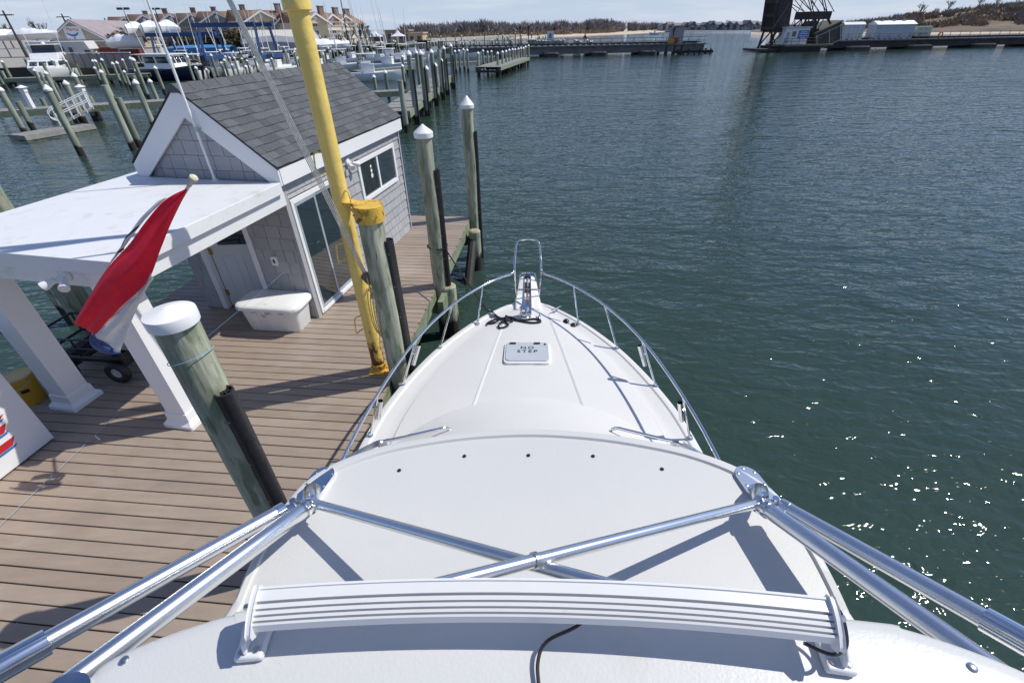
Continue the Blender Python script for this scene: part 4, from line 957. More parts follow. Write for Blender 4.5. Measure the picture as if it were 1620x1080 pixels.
# thin bird line on small standoffs
bl = thing('bird_line', 'thin pale blue cord strung low across the porch deck', 'cord', (0, 0, 0))
q0, q1, q2 = at(-30, 858, z=DZ+.05), at(190, 650, z=DZ+.02), at(300, 556, z=DZ+.25); q3 = at(415, 460, z=DZ+.75); q4 = SW((.03, .50, 1.15))
MB().tube([q0, q1], .0022, 5).build('cord_run', blue_line, bl); MB().tube([q2, q3, q4], .0018, 5).build('cord_run', blue_line, bl); MB().tube([at(75, 655, z=DZ+.03), at(245, 582, z=DZ+.05)], .0022, 5).build('cord_run', blue_line, bl)
c = at(154, 692, z=DZ+.035); MB().tube([c+Vector((-.05, .03, 0)), c+Vector((.05, -.03, 0))], .006, 6).build('cord_tie', white_paint, bl)
# ------------------------------------------------------------------ land on the left bank
def gx(px_, py_, z): return at(px_, py_, z=z)
GZ = 1.25
bank = [gx(-420, 150, 0), gx(0, 127, 0), gx(130, 122, 0), gx(250, 117, 0), gx(330, 110, 0), gx(420, 105, 0), gx(520, 97, 0), gx(600, 89, 0), gx(650, 80, 0), gx(700, 73, 0)]
bank2 = [(p.x, p.y) for p in bank]
land = MB().prism(bank2 + [(40, 420), (-900, 520), (-1100, 60), (-300, 30)], -1.5, GZ)
tag(land.build('ground', yard), kind='structure')
bh = MB()
for a, b in zip(bank2[1:], bank2[2:]):
    d = Vector((b[0]-a[0], b[1]-a[1], 0)); L = d.length; n = Vector((d.y, -d.x, 0)).normalized()
    bh.cbox(((a[0]+b[0])/2+n.x*.15, (a[1]+b[1])/2+n.y*.15, .2), (L+.2, .3, 2.4), math.atan2(d.y, d.x))
tag(bh.build('bulkhead', wet_timber), kind='structure')

# ------------------------------------------------------------------ marina pilings
shaft_me = MB().lathe([(.16, 0), (.15, 1)], 12).mesh('shaft', pile_far, 60)
cap_me = MB().lathe([(.175, -.06), (.18, .02), (.10, .13), (.01, .22)], 12).mesh('cap', cap_white, 30)
bump_me = MB().lathe([(.055, 0), (.055, 1)], 8, (.19, .0, 0)).mesh('rubber_bumper', black_rub)
def pile(bx, by, ty, cap=True, bump=False, label='', group='', k=1., z=0., lean=0.):
    """pile from the photograph pixel where it meets the water (bx,by) and the row ty of its top"""
    b = at(bx, by, z=z); d = ray(bx, ty); 
    # top on the vertical line through the base
    t = (b.y)/d.y; top = CAM_H+d.z*t
    top = min(max(top, .6), 7.5)
    t_ = thing('marina_pile', label, 'piling', (b.x, b.y, 0), 0, group)
    put('shaft', shaft_me, t_, (0, 0, -1.6), 0, (k, k, top+1.6))
    if cap: put('cap', cap_me, t_, (0, 0, top), 0, (k, k, k))
    if bump: put('rubber_bumper', bump_me, t_, (0, 0, -1.6), random.uniform(-.5, 0.), (k, k, top*.8+1.6))
    return t_
LX = 'piling standing in the water along the long timber quay'
LA = 'slip piling rising beside the floating dock and sloped ramp'
for bx, by, ty, cap in ((41, 213, 142, 1), (130, 246, 141, 1), (137, 198, 132, 1), (212, 238, 134, 0), (246, 206, 131, 1), (152, 192, 120, 1), (101, 172, 116, 1), (182, 163, 114, 1)):
    pile(bx, by, ty, bool(cap), label=LA, group='slip pilings by the floating dock')
LB = 'slender piling in the slips in front of the large white cruiser'
for bx, by, ty, cap in ((88, 140, 101, 0), (98, 128, 95, 1), (107, 124, 97, 1), (21, 130, 98, 1), (15, 137, 115, 0), (10, 142, 110, 0), (0, 150, 112, 1), (-8, 170, 125, 1)):
    pile(bx, by, ty, bool(cap), label=LB, group='pilings by the white cruiser')
LC = 'thin piling near the brown fence and navy workboat'
for bx, by, ty, cap in ((169, 137, 97, 1), (162, 130, 97, 1), (178, 133, 95, 1), (193, 135, 101, 1), (201, 137, 100, 1), (232, 152, 112, 1), (237, 158, 95, 1), (239, 188, 119, 0), (253, 168, 129, 1), (226, 140, 93, 1), (283, 128, 92, 1), (262, 150, 108, 1), (309, 126, 90, 1), (321, 140, 108, 1), (347, 128, 88, 1)):
    pile(bx, by, ty, bool(cap), label=LC, group='pilings by the navy workboat')
rq = random.Random(9)
for i in range(26):
    bx = rq.uniform(-10, 300); by = rq.uniform(122, 150)-bx*.03; pile(bx, by, by-rq.uniform(26, 36), rq.random() < .7, label=LX, group='pilings along the long quay', k=.9)
LD = 'short uncapped piling carrying the low grey walkway'
for bx, by, ty in ((54, 207, 160), (222, 233, 154), (157, 185, 152), (80, 183, 155), (115, 182, 158)):
    pile(bx, by, ty, False, label=LD, group='walkway support pilings')
LE = 'tall green piling with black bumper standing along the far plank walkway'
for bx, by, ty, cap in ((660, 197, 86, 1), (676, 184, 85, 1), (690.5, 168, 83, 1), (708, 151, 77, 1), (718, 141, 73, 1), (701, 158, 78, 0)):
    pile(bx, by, ty, bool(cap), True, label=LE, group='bumpered pilings of the far walkway')
LF = 'green piling without bumper standing along the far plank walkway'
for bx, by, ty, cap in ((644, 210, 127, 0), (681, 171, 109, 1), (694, 160, 104, 1), (615.5, 156, 115, 1), (596, 150, 122, 1), (640.5, 137, 105, 1), (641, 126, 90, 1), (703, 148, 97, 1), (666, 150, 84, 1)):
    pile(bx, by, ty, bool(cap), label=LF, group='plain pilings of the far walkway')
LG = 'capped piling round the raised timber platform near the bridge'
for bx, by, ty in ((758, 121.5, 85), (765, 106, 81), (772, 104, 83), (778, 103, 82), (788, 119.6, 85), (795.5, 117, 83), (801, 114, 82), (806, 112, 80), (811, 109.5, 79), (815, 107.6, 79), (820, 106, 78), (824, 105, 77), (828, 104, 77), (831, 102, 75), (836, 100, 73), (722, 116, 82), (728, 113, 81), (735, 112, 79), (741, 115, 80)):
    pile(bx, by, ty, True, label=LG, group='pilings round the raised platform')
LH = 'distant capped piling in the crowded marina basin behind the shed roof'
rp = random.Random(21)
for i in range(110):
    bx = 300+rp.random()*350; by = 134-(bx-330)*.09-rp.random()*30; pile(bx, by, by-rp.uniform(20, 36), rp.random() < .75, label=LH, group='pilings of the marina basin', k=.85)
LI = 'tiny far piling in the rows before the wooded shore'
for i in range(74):
    bx = 652+rp.random()*215; by = rp.uniform(70, 84)-(bx-650)*.012; pile(bx, by, by-rp.uniform(11, 18), rp.random() < .7, label=LI, group='far rows of pilings', k=1.)
for i in range(9):
    bx = 908+i*2.4+(i > 4)*8; pile(bx, 83, 67-rp.uniform(0, 4), rp.random() < .5, label='piling in the dolphin cluster behind the bridge span', group='dolphin pilings behind the bridge')
for i in range(40):
    bx = 835+i*1.45; pile(bx, 79.5, 64+rp.uniform(-1.5, 2), True, label='piling in the dense row just behind the left bridge span', group='pilings behind the left bridge span', k=1.15)

# ------------------------------------------------------------------ walkways and floats
def plank_walk(name, label, A, B, width, zt, n, mat=timber_grey, group=None, side=1):
    """a walkway from A to B (world xy), crosswise planks as parts"""
    A = Vector((A[0], A[1], 0)); B = Vector((B[0], B[1], 0)); d = B-A; L = d.length; rz = math.atan2(d.y, d.x)
    t = thing(name, label, 'walkway', (A.x, A.y, zt), rz, group)
    s = L/n; me = MB().box((-s/2+.012, -width/2, -.04), (s/2-.012, width/2, 0)).mesh('plank', mat)
    for i in range(n): put('plank', me, t, ((i+.5)*s, 0, .004*math.sin(i*1.9)))
    for y in (-width/2+.06, width/2-.06): MB().box((0, y-.06, -.38), (L, y+.06, -.042)).build('stringer', timber, t)
    for k in range(max(2, int(L/4)+1)):
        x = .3+(L-.6)*k/max(1, int(L/4)); MB().box((x-.1, -width/2+.02, -.62), (x+.1, width/2-.02, -.382)).build('cross_beam', wet_timber, t)
        for y in (-width/2+.25, width/2-.25): MB().lathe([(.14, -2.6), (.13, -.62)], 8, (x, y, 0)).build('bearing_pile', wet_timber, t)
    return t
a = gx(-60, 178, 1.0); b = gx(262, 158, 1.0)
plank_walk('walkway', 'low grey plank walkway crossing the slips behind the shed', a, b, 1.6, 1.0, 70)
a = gx(622, 176, 1.0); b = gx(702, 120, 1.0)
plank_walk('walkway', 'plank walkway lined with tall pilings running towards the bridge', a, b, 2.0, 1.0, 60)
a = gx(772, 106, 1.1); b = gx(822, 91, 1.1)
plank_walk('platform', 'raised timber platform ringed by capped pilings', a, b, 3.2, 1.1, 40)
for (x0, y0, x1, y1, lab) in ((570, 146, 640, 142, 'narrow finger pier joining the far plank walkway'), (10, 124, 235, 116, 'long timber quay in front of the brown fence'), (560, 112, 650, 104, 'finger pier between white skiffs in the basin'), (700, 100, 760, 97, 'finger pier beside the raised platform'), (400, 128, 560, 118, 'quay behind the shed ridge')):
    plank_walk('finger_pier', lab, gx(x0, y0, .95), gx(x1, y1, .95), 1.4, .95, 30)
fl0 = gx(25, 214, .28); fl1 = gx(137, 196, .28)
fd = thing('floating_dock', 'low grey floating dock with black pontoons and a ramp landing', 'float', (fl0.x, fl0.y, .28), math.atan2(fl1.y-fl0.y, fl1.x-fl0.x)); Lf = (fl1-fl0).length
for i in range(24): MB().box((i*Lf/24, -.75, -.04), ((i+.93)*Lf/24, .75, 0)).build('plank', timber_grey, fd)
MB().box((0, -.78, -.26), (Lf, .78, -.041)).build('rim_beam', timber_grey, fd)
for i in range(4): MB().box((.3+i*Lf/4, -.65, -.5), (.3+i*Lf/4+1.2, .65, -.262)).build('pontoon', black_plastic, fd)
ga = gx(95, 198, .32); gb = gx(147, 172, 1.05)
gw = thing('gangway', 'sloped aluminium gangway with white handrails onto the floating dock', 'ramp', tuple(ga), math.atan2(gb.y-ga.y, gb.x-ga.x)); Lg = math.hypot(gb.x-ga.x, gb.y-ga.y); dzg = gb.z-ga.z
MB().add([(0, -.45, 0), (Lg, -.45, dzg), (Lg, .45, dzg), (0, .45, 0), (0, -.45, .07), (Lg, -.45, dzg+.07), (Lg, .45, dzg+.07), (0, .45, .07)], [(0, 1, 2, 3), (4, 5, 6, 7), (0, 1, 5, 4), (1, 2, 6, 5), (2, 3, 7, 6), (3, 0, 4, 7)]).build('ramp_deck', timber_grey, gw)
for y in (-.47, .47):
    m = MB()
    for h_ in (.5, .95): m.tube([(0, y, .1+h_*.9), (Lg, y, dzg+h_)], .03, 6)
    for k in range(6): x = Lg*k/5; m.tube([(x, y, dzg*k/5), (x, y, dzg*k/5+.97)], .03, 6)
    m.tube(spline([(0, y, .96), (-.25, y, .75), (-.25, y, .45), (0, y, .3)], 4), .03, 6); m.build('handrail', white_paint, gw)
for px_, py_, lab in ((52, 171, 'white power pedestal on the walkway left of the ramp'), (142, 170, 'white power pedestal at the head of the ramp')):
    b = gx(px_, py_, 1.0); t = thing('power_pedestal', lab, 'pedestal', (b.x, b.y, 1.0))
    MB().box((-.12, -.12, 0), (.12, .12, .95)).build('column', white_paint, t); MB().box((-.16, -.14, .95), (.16, .14, 1.2)).build('lamp_housing', white_paint, t)
    MB().add([(-.24, -.24, 1.2), (.24, -.24, 1.2), (.24, .24, 1.2), (-.24, .24, 1.2), (0, 0, 1.36)], [(0, 1, 2, 3), (0, 1, 4), (1, 2, 4), (2, 3, 4), (3, 0, 4)]).build('roof_cap', white_paint, t)

# ------------------------------------------------------------------ boats
def hull_mesh(L, B, D, mat, name='hull', flare=.35, stern=.82, draft=.35):
    rows = []
    for k in range(15):
        t = k/14; y = -L/2+L*t; b = B/2*(stern+(1-stern)*min(1, t*2.5))*(1 if t < .5 else max(.02, 1-((t-.5)/.5)**2.2)); zs = D*(1+.35*max(0, t-.35)**1.5*1.6)
        rk = .12*L*max(0, t-.6)
        sec = [(b, zs, 0), (b*1.02, zs*.9, 0), (b*(1-flare*t*.7), zs*.45, rk*.4), (b*(.93-flare*t), 0.02, rk*.8), (b*.5*(1-t*.6), -draft, rk)]
        rows.append([(x, y-r, z) for x, z, r in sec] + [(-x, y-r, z) for x, z, r in reversed(sec)])
    m = MB().grid(rows); m.f.append(tuple(range(9, -1, -1)))
    m.grid([[(r[0][0]*.97, r[0][1], r[0][2]-.02), (-r[0][0]*.97, r[0][1], r[0][2]-.02)] for r in rows])
    return m
def cabin(parent, y0, y1, w_, z0, z1, mat, name='cabin', taper=.85, rake=.25, win=True, wz=(.45, .85)):
    h_ = z1-z0; w2 = w_*taper
    v = [(-w_/2, y0, z0), (w_/2, y0, z0), (w_/2, y1, z0), (-w_/2, y1, z0), (-w2/2, y0, z1), (w2/2, y0, z1), (w2/2, y1-h_*rake*2, z1), (-w2/2, y1-h_*rake*2, z1)]
    c = MB().add(v, [(3, 2, 1, 0), (4, 5, 6, 7), (0, 1, 5, 4), (1, 2, 6, 5), (2, 3, 7, 6), (3, 0, 4, 7)]).build(name, mat, parent, bevel=.05)
    if win:
        def P(s, t, k):   # point on the side faces
            zz = z0+h_*k; ww = (w_+(w2-w_)*k)/2+.012; yy = y0+(y1-h_*rake*2*k-y0)*t; return (s*ww, yy, zz)
        for s in (-1, 1):
            for t0, t1 in ((.08, .45), (.52, .93)):
                q = [P(s, t0, wz[0]), P(s, t1, wz[0]), P(s, t1, wz[1]), P(s, t0, wz[1])]; MB().add(q, [(0, 1, 2, 3)]).build('side_window', boat_glass, c, solid=.01)
        for i in range(3):
            def Q(u, k): zz = z0+h_*k; ww = (w_+(w2-w_)*k)/2*.9; return (-ww+2*ww*u, y1-h_*rake*2*k+.014, zz)
            MB().add([Q(i/3+.03, wz[0]), Q((i+1)/3-.03, wz[0]), Q((i+1)/3-.03, wz[1]), Q(i/3+.03, wz[1])], [(0, 1, 2, 3)]).build('windscreen_pane', boat_glass, c, solid=.01)
    return c
def rail(parent, L, B, D, h_=.6):
    pts = []
    for k in range(9):
        t = .55+.45*k/8; y = -L/2+L*t; b = B/2*max(.02, 1-((t-.5)/.5)**2.2)*.96; zs = D*(1+.35*max(0, t-.35)**1.5*1.6); pts.append((b, y, zs+h_))
    m = MB().tube(pts + [(-x, y, z) for x, y, z in reversed(pts)], .025, 5)
    for x, y, z in pts[::2]:
        for s in (-1, 1): m.tube([(s*x, y, z-h_), (s*x, y, z)], .02, 5)
    m.build('bow_rail', chrome, parent)
def outriggers(parent, x, y, z, L, n=2):
    for s in (-1, 1)[:n]: MB().tube([(s*x, y, z), (s*(x+.06*L), y-.10*L, z+L)], [.05, .02], 6).build('outrigger', white_paint, parent)
# large white cruiser, bow towards the camera
b = gx(68, 131, 0)
sf = thing('cruiser', 'large white flybridge cruiser moored bow out beside the quay', 'boat', (b.x-1.5, b.y+4.2, 0), rad(180)+rad(24)*-1)
sf.rotation_euler = (0, 0, rad(203)); sf.scale = (.86,)*3
hull_mesh(13.5, 4.8, 1.55, hull_white).build('hull', hull_white, sf, 50)
cabin(sf, -3.0, 3.4, 3.9, 1.7, 2.75, hull_white, 'deckhouse', .9, .55, wz=(.3, .8)); cabin(sf, -3.0, 1.2, 3.6, 2.75, 3.55, hull_white, 'flybridge', .95, .35, win=False)
cabin(sf, -2.4, -.1, 3.0, 3.55, 4.55, boat_glass, 'enclosure', .95, .2, win=False); MB().box((-1.7, -2.8, 4.55), (1.7, .1, 4.66)).build('hardtop', hull_white, sf, bevel=.03)
MB().box((-.9, -1.4, 4.98), (.9, -1.15, 5.10)).build('radar_scanner', white_paint, sf); MB().lathe([(.3, 4.66), (.22, 4.97)], 12, (0, -1.28, 0)).build('radar_base', white_paint, sf)
rail(sf, 13.5, 4.8, 1.55); outriggers(sf, 1.8, -1.5, 2.8, 9)
# navy workboat
b = gx(262, 128, 0)
nb = thing('workboat', 'navy blue workboat with a white wheelhouse roof tied at the quay', 'boat', (b.x, b.y+1.5, 0), rad(-105))
hull_mesh(11, 3.6, 1.25, hull_navy).build('hull', hull_navy, nb, 50); MB().grid([[(1.75, -5.2, 1.27), (-1.75, -5.2, 1.27)], [(1.75, 2, 1.34), (-1.75, 2, 1.34)], [(.4, 5, 1.72), (-.4, 5, 1.72)]]).build('deck', hull_white, nb, solid=.06)
cabin(nb, -2.2, 2.2, 2.7, 1.3, 2.75, hull_white, 'wheelhouse', .95, .12, wz=(.4, .88)); MB().box((-1.55, -3.4, 2.76), (1.55, 2.2, 2.86)).build('wheelhouse_roof', hull_white, nb, bevel=.03)
m = MB(); m.tube([(0, 0, 2.86), (0, 0, 4.6)], .05, 6); m.tube([(-.7, 0, 3.8), (.7, 0, 3.8)], .03, 6); m.build('mast', white_paint, nb); outriggers(nb, 1.3, -1.2, 2.86, 5.5)
# open skiffs in the basin
def skiff(px_, py_, rz, L, lab, hm=hull_white, top=True, mast=False):
    b = gx(px_, py_, 0); t = thing('skiff', lab, 'boat', (b.x, b.y, 0), rad(rz))
    hull_mesh(L, L*.31, .85, hm).build('hull', hm, t, 50)
    MB().box((-L*.06, -L*.12, .8), (L*.06, L*.06, 1.75)).build('console', hull_white, t, bevel=.05)
    MB().add([(-L*.05, L*.062, 1.55), (L*.05, L*.062, 1.55), (L*.045, L*.03, 2.05), (-L*.045, L*.03, 2.05)], [(0, 1, 2, 3)]).build('windscreen', boat_glass, t, solid=.02)
    if top:
        MB().box((-L*.1, -L*.16, 2.65), (L*.1, L*.1, 2.74)).build('t_top', hull_white, t, bevel=.03)
        m = MB()
        for sx in (-1, 1):
            for yy in (-.12, .06): m.tube([(sx*L*.06, L*yy, .8), (sx*L*.085, L*yy, 2.66)], .03, 6)
        m.build('t_top_frame', chrome, t)
    for x in ((-.35, .35) if L > 7 else (0,)):
        e = MB().box((x-.18, -L/2-.45, .5), (x+.18, -L/2-.02, 1.25)); e.box((x-.1, -L/2-.3, -.4), (x+.1, -L/2-.1, .5)); e.build('outboard_motor', grey_box, t, bevel=.05)
    if mast: outriggers(t, L*.08, -.5, 2.7, 5.5)
    return t
SK = [(588, 128, -80, 8, 'white skiff with tall rods beside the walkway pilings', hull_white, 1, 1), (618, 112, -95, 8.5, 'white skiff nearest the walkway bend', hull_white, 1, 1), (637, 104, -88, 8, 'white skiff behind the capped pilings, second row', hull_white, 0, 0),
      (590, 101, -98, 9, 'white cuddy boat below the dark hedge', hull_white, 1, 1), (545, 112, -70, 8, 'white skiff just beyond the far end of the shed ridge', hull_white, 1, 1), (505, 117, 170, 7.5, 'white skiff behind the yellow mast', hull_white, 1, 0),
      (470, 112, 175, 8, 'skiff with outriggers left of the yellow mast', hull_white, 1, 1), (440, 118, 172, 8, 'white open boat under the blue boat lift', hull_white, 1, 1), (405, 114, -170, 8.5, 'white open boat between the boat lift and the antenna', hull_white, 1, 1), (375, 121, -172, 8, 'white open boat tied beside the antenna', hull_white, 1, 0),
      (345, 118, -160, 9, 'grey hulled open boat behind the antenna whip', hull_grey, 1, 1), (318, 124, -150, 8, 'white open boat next to the navy workboat', hull_white, 1, 1), (655, 92, -90, 8, 'white skiff in the row before the restaurant', hull_white, 1, 0), (690, 90, -85, 7, 'white skiff behind the tallest walkway pilings', hull_white, 1, 0), (735, 93, -92, 7, 'white skiff left of the raised platform', hull_white, 1, 0), (620, 96, -80, 9, 'white boat with long outriggers under the bare tree', hull_white, 1, 1)]
for s in SK: skiff(*s)
EX = ['pale', 'grey', 'white', 'off white']
for i, (x, y) in enumerate(((296, 112), (330, 107), (362, 110), (392, 106), (424, 107), (455, 103), (486, 105), (521, 103), (560, 101), (604, 106), (640, 97), (668, 95))):
    skiff(x, y, -168+13*(i % 5), 7+.5*(i % 4), 'open boat with a hard top in the packed far row of the basin', hull_grey if i % 4 == 1 else hull_white, True, i % 2 == 0)['group'] = 'packed far row of boats'
tag(skiff(1035, 55, 60, 6, 'tiny white boat under way far up the river', hull_white, False), cat='boat')
# shrink-wrapped boats on racks
def wrapped(px_, py_, Y, L, rz, lab, group=None, nose=1):
    b = at(px_, py_, Y=Y); t = thing('wrapped_boat', lab, 'boat', tuple(b), rad(rz), group)
    rows = []
    for k in range(15):
        s = k/14; y = -L/2+L*s; w_ = L*.155*(.85+.15*min(1, s*3))*(1 if s < .55 else max(.03, 1-((s-.55)/.45)**2)); hp_ = 1.05+.75*math.sin(min(1, s*2.6)*PI/2)*(1-.65*max(0, s-.4)/.6)-.12*math.cos(k*2.1)
        sec = [(w_, .75+.3*s), (w_*.72, .75+(hp_-.75)*.62), (w_*.22, hp_), (0, hp_+.06)]
        rows.append([(x, y, z) for x, z in sec] + [(-x, y, z) for x, z in reversed(sec[:-1])])
    m = MB().grid(rows); m.f.append(tuple(range(6, -1, -1))); m.build('wrap', wrap_white, t, 30)
    rows = []
    for k in range(15):
        s = k/14; y = -L/2+L*s; w_ = L*.153*(.85+.15*min(1, s*3))*(1 if s < .55 else max(.03, 1-((s-.55)/.45)**2)); zs = .76+.3*s
        sec = [(w_, zs), (w_*.85, zs*.4), (w_*.1, -.05+.5*max(0, s-.6))]; rows.append([(x, y, z) for x, z in sec]+[(-x, y, z) for x, z in reversed(sec)])
    m = MB().grid(rows); m.f.append(tuple(range(5, -1, -1))); m.build('hull', hull_white, t, 50)
    return t
for i, (x, y, L, rz, lab) in enumerate(((58, 62, 8.5, -78, 'biggest shrink wrapped boat on the rack before the tan building'), (22, 64, 7.5, -40, 'middle shrink wrapped boat on the rack, partly behind the biggest one'), (-2, 62, 7.5, -50, 'shrink wrapped boat at the outer end of the left rack'))):
    wrapped(x, y, 112, L, rz, lab)
for i, (x, y, lab) in enumerate(((217, 57, 'first shrink wrapped boat from the tan building on the tall rack'), (241, 55, 'second shrink wrapped boat from the tan building on the tall rack'), (268, 54, 'third shrink wrapped boat on the tall rack, behind the antenna'))):
    wrapped(x, y, 88, 8.5, -160, lab)
wrapped(204, 76, 88, 6, -95, 'low white covered boat on the rack above the red container')
wrapped(515, 80, 100, 9, -70, 'white shrink wrapped boat on the yard behind the yellow mast')
def rack(px0, px1, ptop, Y, depth, lab, levels=(0,)):
    a = at(px0, ptop, Y=Y); b = at(px1, ptop, Y=Y); d = b-a; d.z = 0; L = d.length
    t = thing('boat_rack', lab, 'rack', (a.x, a.y, GZ), math.atan2(d.y, d.x)); H = a.z-GZ; n = max(3, int(L/3.2))
    for k in range(n+1):
        for yy in (0, depth): MB().box((L*k/n-.08, yy-.08, 0), (L*k/n+.08, yy+.08, H)).build('upright', grey_box, t)
    for z in (H*.5, H):
        for yy in (0, depth): MB().box((-.1, yy-.06, z-.12), (L+.1, yy+.06, z)).build('beam', steel, t)
        for k in range(n+1): MB().box((L*k/n-.05, .06, z-.1), (L*k/n+.05, depth-.06, z-.02)).build('arm', steel, t)
rack(-25, 88, 64, 112, 4, 'steel boat rack under the left shrink wrapped boats')
rack(178, 292, 56, 88, 4, 'tall steel boat rack under the three wrapped boats')
# travel lifts
def travel_lift(pxL, pxR, ptop, Y, rz, lab, n=1):
    a = at(pxL, ptop, Y=Y); b = at(pxR, ptop, Y=Y); d = b-a; d.z = 0; L = d.length; H = a.z-GZ
    t = thing('boat_lift', lab, 'boat lift', (a.x, a.y, GZ), math.atan2(d.y, d.x)+rad(rz))
    dp = 5.5
    for y in (0, dp):
        MB().box((-.3, y-.25, H-.6), (L+.3, y+.25, H-.12)).build('top_beam', blue_lift, t, bevel=.03)
    for x in (0, L):
        for y, sp in ((.6, -.7), (dp-.6, .7)):
            MB().tube([(x, y, H-.6), (x, y+sp, .9)], .19, 4).build('leg', blue_lift, t)
        MB().box((x-.3, -.8, .6), (x+.3, dp+.8, 1.15)).build('side_beam', blue_lift, t, bevel=.03)
        for y in (-.4, dp+.4): MB().lathe([(.62, -.2), (.62, .2)], 18).xf(Matrix.Translation((x, y, .62)) @ Matrix.Rotation(PI/2, 4, 'Y')).build('wheel', black_rub, t)
        for y in (1.2, dp-1.2): MB().tube([(x*.8+L*.1, y, H-.5), (x*.7+L*.15, y, 2.4)], .05, 5).build('sling', white_paint, t)
travel_lift(232, 305, 51, 80, 0, 'blue boat lift with grey top beam beside the wrapped boats')
travel_lift(306, 398, 35, 72, 0, 'taller deep blue boat lift in front of the brown roofed houses')

# ------------------------------------------------------------------ yard buildings and vehicles
def gable_building(name, lab, cat, c, rz, w_, d_, he, hr, wall, roof_m, ov=.4):
    """gable end faces local -y; c = centre of the front at ground"""
    t = thing(name, lab, cat, tuple(c), rz)
    MB().prism([(-w_/2, 0), (w_/2, 0), (w_/2, he), (0, hr), (-w_/2, he)], 0, d_, 'y').build('wall', wall, t)
    sl_ = (hr-he)/(w_/2); r = MB()
    for s in (1, -1):
        x1 = s*(w_/2+ov); z1 = he-sl_*ov
        r.add([(0, -ov, hr+.06), (x1, -ov, z1+.06), (x1, d_+ov, z1+.06), (0, d_+ov, hr+.06), (0, -ov, hr+.3), (x1, -ov, z1+.26), (x1, d_+ov, z1+.26), (0, d_+ov, hr+.3)], [(0, 1, 2, 3), (7, 6, 5, 4), (0, 4, 5, 1), (1, 5, 6, 2), (2, 6, 7, 3)])
    ro = r.build('roof', roof_m, t)
    for s in (1, -1): MB().prism([(0, hr+.05), (s*(w_/2+ov), he-sl_*ov+.05), (s*(w_/2+ov), he-sl_*ov-.3), (0, hr-.32)], -ov-.08, -ov-.01, 'y').build('rake_board', white_paint, t)
    return t
ap = at(103, 33, Y=135); le = at(20, 66, Y=135); re = at(165, 64, Y=135)
g0 = Vector((ap.x+1.0, ap.y, GZ))
wid = (re.x-ap.x)*2*.86
tb = gable_building('marina_building', 'tan gabled marina building with a weathered metal roof and banner', 'building', g0, rad(14), wid, 45, re.z-GZ+.1, ap.z-GZ, tan_wall, mauve_roof)
he_ = re.z-GZ
MB().box((-wid/2-.2, -1.4, he_-.25), (wid/2+.2, -.02, he_)).build('awning', white_paint, tb)
for k in range(5):
    x = -wid/2+1.2+k*(wid-2.4)/4.2; MB().box((x-1.1, -.06, .0), (x+1.1, -.005, he_-1.0)).build('bay_door', M('bay_door_tan', (.40, .33, .26), .7), tb)
    MB().box((x+1.25, -.12, 0), (x+1.42, -.005, he_-.26)).build('pilaster', white_paint, tb)
bn = put('banner', None, tb, (-.2, -.05, he_+.25))
MB().box((-1.9, -.06, 0), (1.9, 0, (ap.z-re.z)*.66)).build('banner_cloth', white_paint, bn)
bhh = (ap.z-re.z)*.66
arcp = [(-1.5+2.4*k/10, bhh*.42-.55*math.sin(PI*k/10)) for k in range(11)]
MB().prism(arcp+[(x, z+.35+.1*math.sin(PI*i/10)) for i, (x, z) in reversed(list(enumerate(arcp)))], -.085, -.065, 'y').build('banner_emblem', blue_print, bn)
o = put('banner_lettering', text_mesh('Marina', .9, red_print, .01), bn, (0, -.075, bhh*.76)); o.rotation_euler = (PI/2, 0, 0)
MB().prism([(-.6, .15), (-.1, .55), (.0, .15)], -.085, -.065, 'y').build('banner_mark', blue_print, bn)
# white-roofed workshop, grey tent, far sheds
wk = at(375, 75, Y=100); wb = gable_building('workshop', 'low workshop with a pale roof under the taller blue boat lift', 'building', (wk.x+2, wk.y, GZ), rad(-55), 6, 12, 2.1, 3.6, tan_wall, M('pale_roof', (.52, .5, .46), .8))
MB().box((-2.2, -.05, 0), (-.6, -.005, 1.9)).build('door', white_paint, wb)
gt = at(443, 86, Y=98)
tt = thing('grey_tarp_boat', 'boat under a grey tarpaulin on the yard left of the yellow mast', 'boat', (gt.x, gt.y, GZ), rad(8))
rows = []
for k in range(9):
    s = k/8; x = -5.5+11*s; h_ = 3.1-.9*abs(s-.45); rows.append([(x, -1.6, .7), (x, -1.5, h_*.72), (x, 0, h_), (x, 1.5, h_*.72), (x, 1.6, .7)])
MB().grid(rows).build('tarpaulin', M('grey_tarp', (.27, .28, .31), .7, var=.12, scale=1), tt, 40); hm = MB().box((-5.2, -1.3, .25), (5.2, 1.3, .95)); hm.build('hull', hull_grey, tt, bevel=.2)
for k in range(3): MB().box((-4+k*4-.2, -1.2, 0), (-4+k*4+.2, 1.2, .249)).build('block', timber_grey, tt)
tarp = at(318, 76, Y=88); tb2 = thing('blue_cover_boat', 'boat under a bright blue cover below the boat lifts', 'boat', (tarp.x, tarp.y, GZ), rad(5))
MB().grid([[(x, -1.4, .9), (x, -1.3, 1.7), (x, 0, 2.1-.03*abs(x)), (x, 1.3, 1.7), (x, 1.4, .9)] for x in (-5, -3, 0, 3, 5)]).build('cover', blue_tarp, tb2); MB().box((-4.8, -1.2, .2), (4.8, 1.2, 1.0)).build('hull', hull_grey, tb2, bevel=.2)
for k in range(3): MB().box((-4+k*4-.2, -1.1, 0), (-4+k*4+.2, 1.1, .199)).build('block', timber_grey, tb2)
